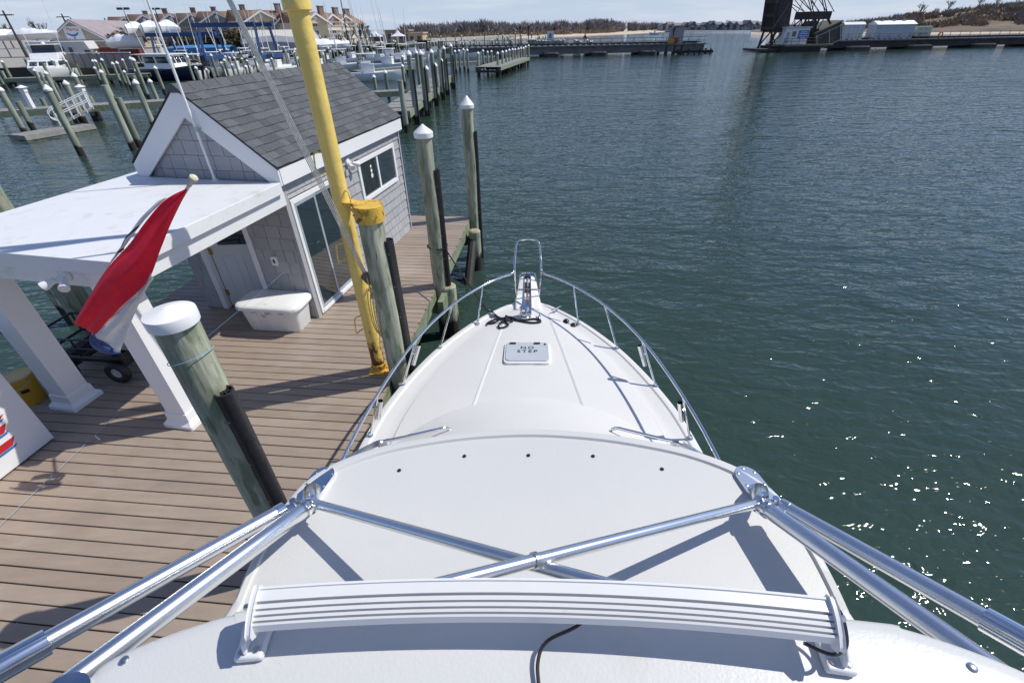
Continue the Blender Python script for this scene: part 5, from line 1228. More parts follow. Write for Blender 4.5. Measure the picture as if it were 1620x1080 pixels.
# brown fence along the quay (panels as parts)
f0, f1 = at(112, 108, z=GZ), at(215, 108, z=GZ); fd_ = f1-f0; fd_.z = 0
fe = thing('fence', 'brown solid panel fence along the quay behind the pilings', 'fence', (f0.x, f0.y, GZ), math.atan2(fd_.y, fd_.x)); Lf = fd_.length; hf = at(150, 86, Y=(f0.y+f1.y)/2).z-GZ
npn = 8
for k in range(npn): MB().box((k*Lf/npn+.03, -.05, .03), ((k+1)*Lf/npn-.03, .05, hf)).build('panel', brown_wall, fe)
for k in range(npn+1): MB().box((k*Lf/npn-.06, -.09, 0), (k*Lf/npn+.06, -.052, hf+.1)).build('post', M('fence_post', (.2, .17, .15), .8), fe)
MB().box((-.1, -.13, hf+.1), (Lf+.1, .08, hf+.2)).build('cap_rail', white_paint, fe)
# motorhome
r0 = at(108, 88, Y=80); rv = thing('motorhome', 'cream motorhome with an overcab bunk parked before the tan building', 'camper', (r0.x, r0.y, GZ), rad(6))
MB().prism([(-4.2, .55), (4.3, .55), (4.3, 1.15), (3.1, 1.35), (3.15, 1.9), (4.0, 1.95), (3.7, 2.95), (-4.2, 2.95)], -1.15, 1.15, 'y').build('body', rv_cream, rv, bevel=.06)
for x0, x1, z0, z1 in ((-3.4, -2.5, 1.6, 2.2), (-.1, .6, 1.7, 2.3), (1.2, 1.7, 1.2, 2.2)): MB().box((x0, -1.175, z0), (x1, -1.152, z1)).build('window', pane_dark, rv)
MB().prism([(3.2, 1.36), (4.05, 1.18), (3.95, 1.88), (3.2, 1.88)], -1.17, -1.152, 'y').build('cab_window', pane_dark, rv); MB().box((-4.2, -1.165, 1.15), (3.1, -1.152, 1.25)).build('body_stripe', grey_box, rv)
for x in (-2.4, 3.4):
    for y in (-1.0, 1.0): MB().lathe([(.38, -.12), (.38, .12), (.2, .13)], 16).xf(Matrix.Translation((x, y, .38)) @ Matrix.Rotation(PI/2, 4, 'X')).build('wheel', black_rub, rv)
def car(px_, py_, Y, rz, body, lab, name='parked_car', cat='car'):
    c = at(px_, py_, Y=Y); t = thing(name, lab, cat, (c.x, c.y, GZ), rad(rz))
    pf = [(-2.2, .35), (2.25, .35), (2.3, .75), (1.2, .95), (.55, 1.5), (-1.5, 1.52), (-2.2, 1.0)]
    MB().prism(pf, -.9, .9, 'y').build('body', body, t, bevel=.06)
    for s in (-1, 1): MB().prism([(-1.45, 1.0), (.95, 1.0), (.48, 1.42), (-1.35, 1.42)], s*.905, s*.915, 'y').build('side_window', pane_dark, t)
    MB().add([(1.2, -.8, .98), (1.2, .8, .98), (.6, .75, 1.46), (.6, -.75, 1.46)], [(0, 1, 2, 3)]).build('windscreen', pane_dark, t, solid=.02)
    for x in (-1.4, 1.45):
        for s in (-1, 1):
            wh = put('wheel', None, t, (x, s*.82, .33)); MB().lathe([(.33, -.11), (.33, .11), (.22, .12)], 16).xf(Matrix.Rotation(PI/2, 4, 'X')).build('tyre', black_rub, wh); MB().lathe([(.2, -.125), (.2, .125), (.05, .13)], 12).xf(Matrix.Rotation(PI/2, 4, 'X')).build('rim', steel, wh)
    for s in (-1, 1): MB().box((2.27, s*.62-.15, .62), (2.31, s*.62+.15, .74)).build('headlight', white_paint, t)
car(100, 100, 78, -20, car_black, 'black car parked beside the big white cruiser')
car(500, 70, 120, 5, M('car_silver', (.45, .46, .48), .3, .4), 'silver car parked behind the grey tarpaulin boat')
rc = at(196, 87, Y=92); rb = thing('red_container', 'dark red steel skip by the hedge', 'container', (rc.x, rc.y, GZ), rad(10))
MB().box((-3, -1.2, .1), (3, 1.2, 1.9)).build('box', red_steel, rb, bevel=.04)
for k in range(7): MB().box((-2.9+k*.93, -1.28, .15), (-2.8+k*.93, -1.202, 1.85)).build('rib', red_steel, rb)
MB().box((-2.9, -1.1, 0), (2.9, 1.1, .099)).build('skid', black_plastic, rb)

# ------------------------------------------------------------------ houses
def house(lab, px_, ptop, peave, Y, rz, w_, d_, wall, storeys=3, base=GZ, chim=True, gab=True, name='condo_house', cat='house', balc=True):
    top = at(px_, ptop, Y=Y); ev = at(px_, peave, Y=Y).z; hr = top.z-base; he = ev-base
    t = thing(name, lab, cat, (top.x, top.y, base), rad(rz))
    MB().box((-w_/2, 0, 0), (w_/2, d_, he)).build('wall', wall, t)
    ov = .5
    # main roof, ridge along the facade
    mr = MB(); hm_ = he+(hr-he)*.98
    for s in (0, 1):
        y0 = -ov if s == 0 else d_+ov; mr.add([(-w_/2-ov, y0, he-.1), (w_/2+ov, y0, he-.1), (w_/2+ov, d_/2, hm_), (-w_/2-ov, d_/2, hm_)], [(0, 1, 2, 3)])
    mr.add([(-w_/2, 0, he), (-w_/2, d_, he), (-w_/2, d_/2, hm_-.1)], [(0, 1, 2)]); mr.add([(w_/2, 0, he), (w_/2, d_, he), (w_/2, d_/2, hm_-.1)], [(0, 1, 2)])
    ro = mr.build('roof', brown_roof, t, solid=.12)
    gw = w_*.62
    if gab:
        gx0 = -w_*.12; hg = he+(hr-he)*.92
        MB().prism([(gx0-gw/2, he-.2), (gx0+gw/2, he-.2), (gx0, hg)], -.9, d_/2, 'y').build('gable', wall, t)
        g = MB()
        for s in (-1, 1): g.add([(gx0, -1.4, hg+.12), (gx0+s*(gw/2+.5), -1.4, he-.3), (gx0+s*(gw/2+.5), d_/2, he-.3), (gx0, d_/2, hg+.12)], [(0, 1, 2, 3)])
        g.build('gable_roof', brown_roof, t, solid=.14)
        for s in (-1, 1): MB().prism([(gx0, hg+.04), (gx0+s*(gw/2+.5), he-.34), (gx0+s*(gw/2+.5), he-.75), (gx0, hg-.45)], -1.46, -1.41, 'y').build('rake_board', white_paint, t)
        MB().prism([(gx0+.45*math.cos(a), he+(hg-he)*.42+.45*math.sin(a)) for a in [2*PI*k/12 for k in range(12)]], -.96, -.905, 'y').build('round_vent', white_paint, t)
    sh = he/storeys
    for s in range(storeys):
        z0 = s*sh+.9
        for x in (-.33, -.12, .30):
            f = MB().box((x*w_-.75, -.06, z0-.1), (x*w_+.75, -.005, z0+sh*.52+.1)).build('window', white_paint, t)
            for k in (-1, 1): MB().box((x*w_+k*.36-.30, -.09, z0), (x*w_+k*.36+.30, -.062, z0+sh*.52)).build('pane', pane_dark, f)
        if balc:
            b_ = MB().box((w_*.12, -1.3, s*sh+.0), (w_*.48, -.01, s*sh+.16)); bo = b_.build('balcony', white_paint, t)
            m = MB(); m.box((w_*.12, -1.3, s*sh+1.05), (w_*.48, -1.22, s*sh+1.15))
            for k in range(9): m.box((w_*(.125+.35*k/8), -1.28, s*sh+.17), (w_*(.125+.35*k/8)+.07, -1.23, s*sh+1.04))
            m.build('railing', white_paint, bo)
            for k in (.125, .475): MB().box((w_*k-.1, -1.28, s*sh+1.16), (w_*k+.1, -1.1, (s+1)*sh)).build('balcony_post', white_paint, bo)
    if chim:
        c = MB().box((w_*.30-.7, d_*.35-.5, he-.5), (w_*.30+.7, d_*.35+.6, hr+1.3)).build('chimney', brick_m, ro); MB().box((w_*.30-.8, d_*.35-.6, hr+1.3), (w_*.30+.8, d_*.35+.7, hr+1.5)).build('chimney_cap', concrete, c)
    return t
house('shaded grey shingled house with brown roof at the hedge end of the row', 205, 26, 42, 178, 24, 13, 12, shaded_grey_siding)
house('shaded grey brown roofed house behind the wrapped boats, second of the row', 235, 22, 38, 176, 22, 13, 12, shaded_grey_siding)
house('shaded grey brown roofed house behind the antenna', 278, 21, 37, 172, 20, 14, 12, shaded_grey_siding)
house('shaded grey brown roofed house above the blue boat lift', 312, 20, 36, 168, 18, 13, 12, shaded_grey_siding)
house('wide shaded grey gabled house with a round vent above the taller boat lift', 352, 17, 34, 160, 14, 15, 12, shaded_grey_siding)
house('cream gabled house with white balconies left of the yellow mast', 420, 15, 33, 150, 38, 15, 13, cream_siding)
house('shaded grey gabled house directly left of the yellow mast', 458, 18, 36, 152, 24, 10, 12, shaded_grey_siding, balc=True)
house('cream balconied house just right of the yellow mast', 502, 19, 36, 150, 52, 13, 12, cream_siding)
house('cream balconied house in the middle behind the bare trees', 528, 21, 37, 156, 52, 12, 12, cream_siding)
house('cream balconied house at the waterside end of the row', 548, 23, 38, 162, 52, 11, 12, cream_siding)
def block(lab, x0, x1, ptop, Y, wall, d_=10, cat='building', name='restaurant'):
    a, b = at(x0, ptop, Y=Y), at(x1, ptop, Y=Y); w_ = b.x-a.x; h_ = a.z-GZ
    t = thing(name, lab, cat, (a.x, a.y, GZ)); MB().box((0, 0, 0), (w_, d_, h_)).build('wall', wall, t); MB().box((-.3, -.3, h_), (w_+.3, d_+.3, h_+.35)).build('roof', wall, t)
    n = max(2, int(w_/3))
    for k in range(n): MB().box(((k+.25)*w_/n, -.06, h_*.35), ((k+.75)*w_/n, -.005, h_*.75)).build('window', pane_dark, t)
    return t
block('flat roofed brown restaurant beyond the basin', 608, 645, 50, 170, M('brown_stucco', (.30, .22, .165), .8))
block('tan restaurant wing with pale parapet beyond the basin', 645, 668, 54, 166, M('tan_stucco', (.48, .38, .26), .8))
block('dark blue grey house behind the bare trees', 552, 572, 43, 190, M('slate_siding', (.09, .10, .13), .8), name='slate_house', cat='house')
block('long low dark building behind the restaurant trees', 572, 612, 58, 200, M('dark_siding', (.10, .10, .11), .8), name='low_building')
# party tents
for px_, pb, lab in ((597, 76, 'small white peaked tent before the dark building'), (632, 72, 'pale canopy tent by the restaurant')):
    c = at(px_, pb, Y=135); t = thing('tent', lab, 'tent', (c.x, c.y, GZ)); z = 2.2
    MB().add([(-1.6, -1.6, z), (1.6, -1.6, z), (1.6, 1.6, z), (-1.6, 1.6, z), (-.5, -.5, z+.6), (.5, -.5, z+.6), (.5, .5, z+.6), (-.5, .5, z+.6), (0, 0, z+1.3)], [(0, 1, 5, 4), (1, 2, 6, 5), (2, 3, 7, 6), (3, 0, 4, 7), (4, 5, 8), (5, 6, 8), (6, 7, 8), (7, 4, 8)]).build('canopy', wrap_white, t)
    for sx in (-1.5, 1.5):
        for sy in (-1.5, 1.5): MB().tube([(sx, sy, 0), (sx, sy, z)], .06, 6).build('pole', white_paint, t)
# utility poles and lamps
for px_, pt, Y, lab in ((4, 17, 110, 'leaning dark utility pole above the metal roof'), (97, 22, 150, 'utility pole behind the roof ridge'), (111, 28, 160, 'utility pole just right of the gable apex'), (165, 29, 165, 'utility pole above the hedge')):
    c = at(px_, pt, Y=Y); t = thing('utility_pole', lab, 'pole', (c.x, c.y, GZ)); h_ = c.z-GZ
    MB().lathe([(.22, 0), (.15, h_)], 8).build('post', pole_wood, t); MB().box((-1.7, -.1, h_-.8), (1.7, .1, h_-.6)).build('crossarm', pole_wood, t)
for px_, pt, Y, lab in ((195, 15, 120, 'twin headed dark yard lamp above the hedge'), (245, 15, 140, 'single dark yard lamp in front of the brown roofs')):
    c = at(px_, pt, Y=Y); t = thing('yard_lamp', lab, 'lamp', (c.x, c.y, GZ)); h_ = c.z-GZ
    MB().lathe([(.15, 0), (.09, h_)], 8).build('post', pole_wood, t)
    for s in (-1, 1): MB().box((s*.25+.0, -.3, h_-.1), (s*1.2, .3, h_+.3)).build('lamp_head', black_plastic, t)
b = at(553, 77, Y=105); t = thing('flagpole', 'tall dark bare flagpole rising over the balconied houses', 'pole', (b.x, b.y, GZ)); MB().lathe([(.12, 0), (.05, 14)], 8).build('post', pole_wood, t); MB().lathe([(.09, 14), (.12, 14.08), (.02, 14.2)], 8).build('finial', pole_wood, t)

# ------------------------------------------------------------------ trees
def bare_tree_mesh(seed, H, spread=.55, lv=5, up=.35):
    rr = random.Random(seed); m = MB()
    def grow(p, d, L, r, k):
        q = p+d*L; mid_ = p.lerp(q, .5)+Vector((rr.uniform(-1, 1), rr.uniform(-1, 1), 0))*L*.06
        m.tube([p, mid_, q], [r, r*.85, r*.68], 3 if k < 4 else 5, caps=False)
        if k == 0: return
        for i in range(rr.choice((2, 3, 3)) if k < lv else 4):
            nd = (d+Vector((rr.uniform(-1, 1), rr.uniform(-1, 1), rr.uniform(-.3, .6)))*spread+Vector((0, 0, up*.3))).normalized()
            grow(p.lerp(q, rr.uniform(.55, 1)), nd, L*rr.uniform(.6, .85), r*.66, k-1)
    grow(Vector((0, 0, 0)), Vector((rr.uniform(-.1, .1), 0, 1)).normalized(), H*.30, H*.024+.03, lv)
    return m
bt = [bare_tree_mesh(s, 10).mesh('branches', twig, 80) for s in (1, 2, 3)]
def bare_tree(px_, pb, pt, Y, lab, k, group=None, base=None):
    b = at(px_, pb, Y=Y); tp = at(px_, pt, Y=Y); z0 = GZ if base is None else base; h_ = tp.z-z0
    t = thing('bare_tree', lab, 'tree', (b.x, b.y, z0), 0, group); o = put('branches', bt[k % 3], t, (0, 0, 0), random.uniform(0, 6), (h_/10.2,)*3)
    return t
for i, (x, pt, Y, lab) in enumerate(((570, 25, 118, 'big bare tree at the waterside end of the balconied houses'), (556, 34, 112, 'bare tree before the cream balconied end house'), (540, 40, 110, 'bare tree in front of the middle cream house'), (582, 36, 125, 'slim bare tree beside the slate house'), (595, 45, 130, 'small bare tree before the low dark building'), (405, 30, 118, 'bare tree before the cream house left of the mast'), (425, 32, 116, 'pale barked bare tree before the cream house corner'), (398, 44, 110, 'low bare tree beside the workshop'), (22, 20, 190, 'faint bare tree above the metal roof'), (78, 22, 200, 'faint wide bare tree behind the metal roof'), (512, 44, 110, 'bare tree right beside the yellow mast'), (655, 38, 210, 'bare tree behind the restaurant'), (668, 36, 215, 'rounded bare tree behind the tan restaurant wing'))):
    bare_tree(x, 75, pt, Y, lab, i)
def leaf_crown(seed, rx, rz, n, leaf):
    rr = np.random.default_rng(seed); cl = rr.normal(size=(26, 3)); cl /= np.linalg.norm(cl, axis=1)[:, None]; cl *= (rr.random((26, 1))**.5)*.8
    ce = cl[rr.integers(0, 26, n)]+rr.normal(size=(n, 3))*.18; ce[:, 2] = np.clip(ce[:, 2], -.95, 1.2)
    c = ce*np.array([rx, rx, rz])+np.array([0, 0, rz]); v = []; f = []
    a = rr.normal(size=(n, 3)); a /= np.linalg.norm(a, axis=1)[:, None]; b = np.cross(a, rr.normal(size=(n, 3))); b /= np.linalg.norm(b, axis=1)[:, None]
    s = leaf*(.6+.8*rr.random((n, 1)))
    P = np.stack([c-a*s-b*s*.5, c+a*s-b*s*.4, c+a*s*.3+b*s], 1).reshape(-1, 3)
    m = MB(); m.v = [tuple(p) for p in P]; m.f = [(3*i, 3*i+1, 3*i+2) for i in range(n)]; return m
ev_me = [leaf_crown(s, 1.0, 1.0, 2600, .085).mesh('crown', evergreen if s < 3 else evergreen2, 5) for s in (1, 2, 3)]
tr_me = MB().lathe([(.14, 0), (.09, 1)], 6).mesh('trunk', pole_wood)
def evergreen_tree(px_, pt, Y, w_, lab, k, base=GZ):
    tp = at(px_, pt, Y=Y); h_ = tp.z-base; t = thing('evergreen_tree', lab, 'tree', (tp.x, tp.y, base))
    put('trunk', tr_me, t, (0, 0, 0), 0, (1, 1, h_*.6)); put('crown', ev_me[k % 3], t, (0, 0, h_*.08), random.uniform(0, 6), (w_, w_, h_*.44))
EV = [(122, 44, 165, 4.2), (138, 42, 165, 4.4), (154, 40, 160, 4.5), (172, 38, 158, 4.8), (188, 40, 155, 4.6), (204, 43, 150, 4.2), (176, 50, 140, 4.0), (285, 50, 112, 3.2), (300, 48, 114, 3.4), (322, 47, 108, 3.5), (340, 48, 106, 3.4), (366, 42, 108, 3.8), (382, 46, 106, 3.4), (400, 46, 104, 3.2), (520, 66, 105, 1.6), (560, 68, 106, 4.2), (586, 70, 106, 3.6), (616, 68, 110, 3), (668, 62, 150, 2.4)]
EVL = ['evergreen at the tan building end of the hedge', 'evergreen second from the tan building', 'dark evergreen in the hedge right of the tan gable', 'tallest evergreen of the hedge by the tan building', 'evergreen below the twin headed yard lamp', 'evergreen beside the first wrapped boat', 'low evergreen in front of the hedge above the red skip', 'evergreen between the two boat lifts, nearer the wrapped boats', 'evergreen between the two boat lifts', 'bronze green evergreen under the taller boat lift beam', 'evergreen framed by the taller boat lift', 'bronze evergreen beside the lift legs', 'dark evergreen left of the cream house', 'evergreen below the cream house balconies', 'small conical evergreen right of the mast', 'broad clipped evergreen below the flagpole', 'evergreen below the slate house', 'dark evergreen by the white tents', 'green evergreen at the end of the tan restaurant']
for i, ((x, pt, Y, w_), lab) in enumerate(zip(EV, EVL)): evergreen_tree(x, pt, Y, w_, lab, (0, 1, 0, 1, 0, 1, 2)[i % 7] if i != 11 else 2)
# ------------------------------------------------------------------ far wooded shore, beach and houses
def brush(name, pts, mat, lab, cat_kind='stuff', seed=1, n=9000, size=1.0):
    """mass of bare wood: pts = (x, y, z base, half width, height)"""
    rr = np.random.default_rng(seed); w_ = np.array([p[3]*p[4] for p in pts]); w_ = w_/w_.sum(); idx = rr.choice(len(pts), n, p=w_); A = np.array(pts)[idx]
    t = rr.random(n); rad_ = np.sqrt(rr.random(n))*np.sqrt(np.clip(1-(2*t-.75)**2*.62, .05, 1)); ang = rr.random(n)*2*PI
    c = np.stack([A[:, 0]+A[:, 3]*rad_*np.cos(ang), A[:, 1]+A[:, 3]*.8*rad_*np.sin(ang), A[:, 2]+A[:, 4]*t], 1)
    d = np.stack([rr.normal(size=n)*.45, rr.normal(size=n)*.45, rr.random(n)+.25], 1); s = size*(.5+rr.random((n, 1)))
    p = rr.normal(size=(n, 3)); q = np.cross(d, p); q /= np.linalg.norm(q, axis=1)[:, None]
    P = np.stack([c-q*s*.22, c+q*s*.22, c+d*s*1.2], 1).reshape(-1, 3)
    m = MB(); m.v = [tuple(x) for x in P]; m.f = [(3*i, 3*i+1, 3*i+2) for i in range(n)]
    return tag(m.build(name, mat, None, 5), lab, None, None, 'stuff')
# far shore terrain
def shore(name, pix, z_in, back, zb, mat):
    """strip of land whose water line follows photograph pixels"""
    A = [at(x, y, z=0) for x, y in pix]; rows = []
    for p in A:
        k = 1+back/max(1, math.hypot(p.x, p.y)); rows.append([(p.x, p.y, -.6), (p.x*1.004, p.y*1.004, .25), (p.x*1.05, p.y*1.05, z_in), (p.x*k, p.y*k, zb)])
    return tag(MB().grid(rows).build(name, mat, None, 60), kind='structure')
FP = [(600, 74), (660, 69), (720, 65.5), (790, 61.5), (860, 59.2), (930, 56.6), (990, 54), (1035, 51.8), (1052, 50.6)]
shore('beach', FP, .45, 260, 1.2, sand)
rp = random.Random(5); pts = []
for x, y in FP[1:]:
    pass
fx = [p[0] for p in FP]; fyv = [p[1] for p in FP]
TP = [(560, 62, 30), (640, 50, 22), (700, 45, 14), (740, 42, 18), (770, 40, 18), (800, 44, 14), (850, 41, 16), (880, 39, 16), (920, 41, 14), (945, 33, 22), (960, 38, 18), (985, 40, 14), (1010, 41, 12), (1040, 44, 8), (1062, 46, 4)]
for i in range(230):
    x = 640+rp.random()*405; base_y = float(np.interp(x, fx, fyv)); top_y = float(np.interp(x, [p[0] for p in TP], [p[1] for p in TP]))+rp.uniform(-1, 6)
    p = at(x, base_y-1.3, z=.0); k = rp.uniform(1.05, 1.22); p = Vector((p.x*k, p.y*k, 1.0)); ht = max(2.2, (at(x, top_y, Y=p.y).z-1.0)*.84); pts.append((p.x, p.y, .8, ht*rp.uniform(.5, .9), ht))
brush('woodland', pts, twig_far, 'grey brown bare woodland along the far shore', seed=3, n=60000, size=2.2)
pr_ = []
for i in range(60):
    x = 640+rp.random()*340; base_y = float(np.interp(x, fx, fyv)); p = at(x, base_y-.8, z=0); pr_.append((p.x*1.04, p.y*1.04, .5, 5, rp.uniform(1.2, 2.2)))
brush('reed_bed', pr_, reed, 'pale dry reeds at the foot of the far wood', seed=4, n=7000, size=.8)
for i, (x, pt, lab) in enumerate(((938, 25, 'tall bare tree on the far point, left of the tallest'), (962, 20, 'tallest spreading bare tree on the far wooded point'), (993, 28, 'rounded bare tree near the end of the far point'), (1018, 38, 'small bare tree at the tip of the far wood'))):
    p = at(x, 55, z=0); bare_tree(x, 55, pt, p.y*1.1, lab, i, base=1)
for i, (x, lab) in enumerate(((1149, 'lone bare tree among the distant houses'), (1177, 'smaller lone bare tree among the distant houses'))): bare_tree(x, 48, 29 if i == 0 else 33, 470, lab, i, base=1)
# distant waterfront houses
shore('far_bank', [(1035, 50.4), (1080, 49.8), (1130, 49.2), (1180, 48.4), (1230, 47.2), (1290, 46)], 1.0, 120, 1.2, M('far_bank_ground', (.16, .15, .14), .95))
hx = 1044
hi = 0
while hx < 1202:
    w_px = rp.uniform(7, 13); c = at(hx+w_px/2, 49, z=.6); c = Vector((c.x*1.03, c.y*1.03, .8)); s_ = c.y/500
    wd = w_px/720*c.y*.82*.9; he = rp.uniform(2.6, 3.8); hr = he+rp.uniform(.8, 1.5)
    t = thing('far_house', 'small pale distant house in the waterfront row across the river', 'house', tuple(c), 0, 'distant waterfront houses')
    if rp.random() < .5: MB().prism([(-wd/2, 0), (wd/2, 0), (wd/2, he), (0, hr), (-wd/2, he)], 0, 10, 'y').build('wall', far_wall, t); MB().prism([(-wd/2-.5, he-.3), (0, hr+.3), (wd/2+.5, he-.3), (wd/2+.5, he+.2), (0, hr+.8), (-wd/2-.5, he+.2)], -.4, 10.4, 'y').build('roof', far_roof, t)
    else: MB().box((-wd/2, 0, 0), (wd/2, 10, he)).build('wall', far_wall, t); MB().prism([(-.5, he), (10.5, he), (5, hr+.5)], -wd/2-.5, wd/2+.5, 'x').build('roof', far_roof, t)
    for zz in (.5, 1.75):
        for k in range(3): MB().box((-wd*.4+k*wd*.28, -.12, zz), (-wd*.4+k*wd*.28+wd*.2, -.01, zz+.9)).build('window', pane_dark if rp.random() < .6 else white_paint, t)
    hx += w_px*rp.uniform(.95, 1.2); hi += 1
# right bank: sand spit and grassy hill
RB = [(1188, 55), (1215, 56), (1260, 56), (1330, 55.6), (1420, 55), (1500, 54.5), (1580, 54), (1680, 53), (1850, 51)]
HT = [(1188, 53), (1215, 47), (1260, 45), (1330, 41), (1400, 33), (1430, 26), (1480, 24), (1530, 15), (1600, 10), (1680, 8), (1850, 6)]
rows = []; xs = np.linspace(1188, 1850, 90)
for i, x in enumerate(xs):
    y0 = float(np.interp(x, [p[0] for p in RB], [p[1] for p in RB])); yt = float(np.interp(x, [p[0] for p in HT], [p[1] for p in HT]))
    p = at(x, y0, z=0); r = [(p.x, p.y, -.8), (p.x*1.006, p.y*1.006, .35)]
    for k, f_ in ((1.10, .10), (1.17, .22), (1.25, .48), (1.33, .75), (1.42, .94), (1.55, 1.0), (1.9, .8)):
        q = Vector((p.x*k, p.y*k, 0)); zt = max(1.2, at(x, yt, Y=p.y*1.5).z); z = 1.0+(zt-1.0)*f_*(1+.05*math.sin(i*.9+k*5))+.25*math.sin(i*1.7+k*9)*f_
        r.append((q.x, q.y, max(z, .6)))
    rows.append(r)
tag(MB().grid(rows).build('hillside', hill_m, None, 80), kind='structure')
rows = []
for i, x in enumerate(xs):
    y0 = float(np.interp(x, [p[0] for p in RB], [p[1] for p in RB])); p = at(x, y0, z=0); rows.append([(p.x*.992, p.y*.992, -.5), (p.x*1.008, p.y*1.008, .5), (p.x*1.045, p.y*1.045, .75)])
tag(MB().grid(rows).build('beach', sand), kind='structure')
gp = []; bpnt = []
for i in range(420):
    x = rp.uniform(1225, 1840); y0 = float(np.interp(x, [p[0] for p in RB], [p[1] for p in RB])); yt = float(np.interp(x, [p[0] for p in HT], [p[1] for p in HT])); p = at(x, y0, z=0); k = rp.uniform(1.12, 1.55)
    f_ = float(np.interp(k, [1.10, 1.17, 1.25, 1.33, 1.42, 1.55], [.1, .22, .48, .75, .94, 1])); zt = max(1.2, at(x, yt, Y=p.y*1.5).z); z = 1.0+(zt-1)*f_-.2
    (gp if rp.random() < .7 else bpnt).append((p.x*k, p.y*k, z, rp.uniform(2, 5), rp.uniform(.6, 1.5)))
brush('dry_grass', gp, reed, 'tan dry grass covering the hillside behind the bridge', seed=6, n=24000, size=1.2)
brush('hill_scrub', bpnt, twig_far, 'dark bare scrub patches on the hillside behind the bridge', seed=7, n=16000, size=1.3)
for i, (x, pb, pt, lab) in enumerate(((1453, 30, 0, 'leaning bare tree on the hill above the pale green cabinet'), (1497, 22, -8, 'wide bare tree on the hill crest'), (1420, 36, 20, 'low bare tree left of the hill crest'), (1480, 25, 10, 'small bushy bare tree beside the wide crest tree'), (1545, 16, -10, 'slim bare tree on the upper hill'), (1575, 14, -12, 'bare tree second from the hilltop edge'), (1605, 12, -14, 'bare tree by the hilltop edge'), (1380, 42, 30, 'windswept low tree behind the white bridge sheds'), (1345, 46, 34, 'small bare tree behind the old round topped hut'))):
    y0 = float(np.interp(x, [p[0] for p in RB], [p[1] for p in RB])); p = at(x, y0, z=0); Y = p.y*1.5; bz_ = at(x, pb, Y=Y).z-.5; tpz = at(x, pt, Y=Y).z
    b = at(x, pb, Y=Y); t = thing('hill_tree', lab, 'tree', (b.x, b.y, bz_)); put('branches', bt[i % 3], t, (0, 0, 0), i*1.3, ((tpz-bz_)/10.2,)*3)

# ------------------------------------------------------------------ railway bridge with raised bascule leaf
BA = Vector((9.0, 106.0, 0)); BB = Vector((99, 113.0, 0)); bd = (BB-BA).normalized(); brz = math.atan2(bd.y, bd.x)
DKZ = 1.75
def bx_(px_):
    """distance along the bridge line for a photograph column"""
    d = ray(px_, 80); # intersect vertical plane of the ray with the bridge line
    # (BA + s*bd) x = k*(dx), y = k*dy
    k = d.x/d.y; return (k*BA.y-BA.x)/(bd.x-k*bd.y)
def bridge_span(lab, s0, s1, girder, railing_mat, post_gap=2.2):
    t = thing('bridge_span', lab, 'bridge', tuple(BA+bd*s0+Vector((0, 0, 0))), brz); L = s1-s0
    MB().box((0, -.2, DKZ-1.35), (L, .15, DKZ-.25)).build('girder', girder, t); MB().box((0, 4.0, DKZ-1.35), (L, 4.3, DKZ-.25)).build('girder', girder, t)
    MB().box((-.1, -.6, DKZ-.24), (L+.1, 4.7, DKZ)).build('deck', bridge_steel, t)
    for z in (.55, 1.1): MB().tube([(0, -.55, DKZ+z), (L, -.55, DKZ+z)], .045, 5).build('rail', railing_mat, t)
    for k in range(int(L/post_gap)+1): MB().tube([(k*post_gap, -.55, DKZ), (k*post_gap, -.55, DKZ+1.1)], .045, 5).build('rail_post', railing_mat, t)
    for k in range(int(L/1.2)): MB().box((k*1.2+.3, .8, DKZ+.001), (k*1.2+.55, 3.4, DKZ+.16)).build('sleeper', wet_timber, t)
    for y in (1.35, 2.85): MB().box((0, y-.04, DKZ+.161), (L, y+.04, DKZ+.32)).build('track_rail', rust_steel, t)
    return t
sL0, sL1 = bx_(700), bx_(1112)
lsp = bridge_span('low grey steel bridge span ending short of the raised leaf', sL0, sL1, M('pale_girder', (.16, .155, .15), .7, var=.3, scale=.4), bridge_steel)
sR0, sR1 = bx_(1300), bx_(1800)
rsp = bridge_span('long low bridge span carrying white sheds towards the hill', sR0, sR1, rust_steel, bridge_steel)
def pier(s, w_, lab):
    t = thing('bridge_pier', lab, 'pier', tuple(BA+bd*s), brz)
    MB().prism(rrect(0, 2.0, w_, 7.0, 1.0, 4), -2, .55).build('footing', M('wet_concrete', (.05, .048, .042), .8, var=.4, scale=1), t); MB().prism(rrect(0, 2.0, w_-.5, 6.4, 1.0, 4), .551, .72).build('coping', concrete, t)
    MB().box((-.45, -.1, .721), (.45, 4.2, DKZ-1.352)).build('bearing', bridge_black, t)
for px_ in (800, 872, 947, 1024): pier(bx_(px_), 3.6, 'low dark concrete pier under the left bridge span')
for o in [o for o in bpy.data.objects if o.name.startswith('bridge_pier')]: o['group'] = 'piers of the left bridge span'
prs = [o for o in bpy.data.objects if o.name.startswith('bridge_pier')]
for px_ in (1352, 1449, 1548, 1640):
    pier(bx_(px_), 5.5, 'wide stone pier under the right bridge span')
for o in [o for o in bpy.data.objects if o.name.startswith('bridge_pier') and o not in prs]: o['group'] = 'piers of the right bridge span'
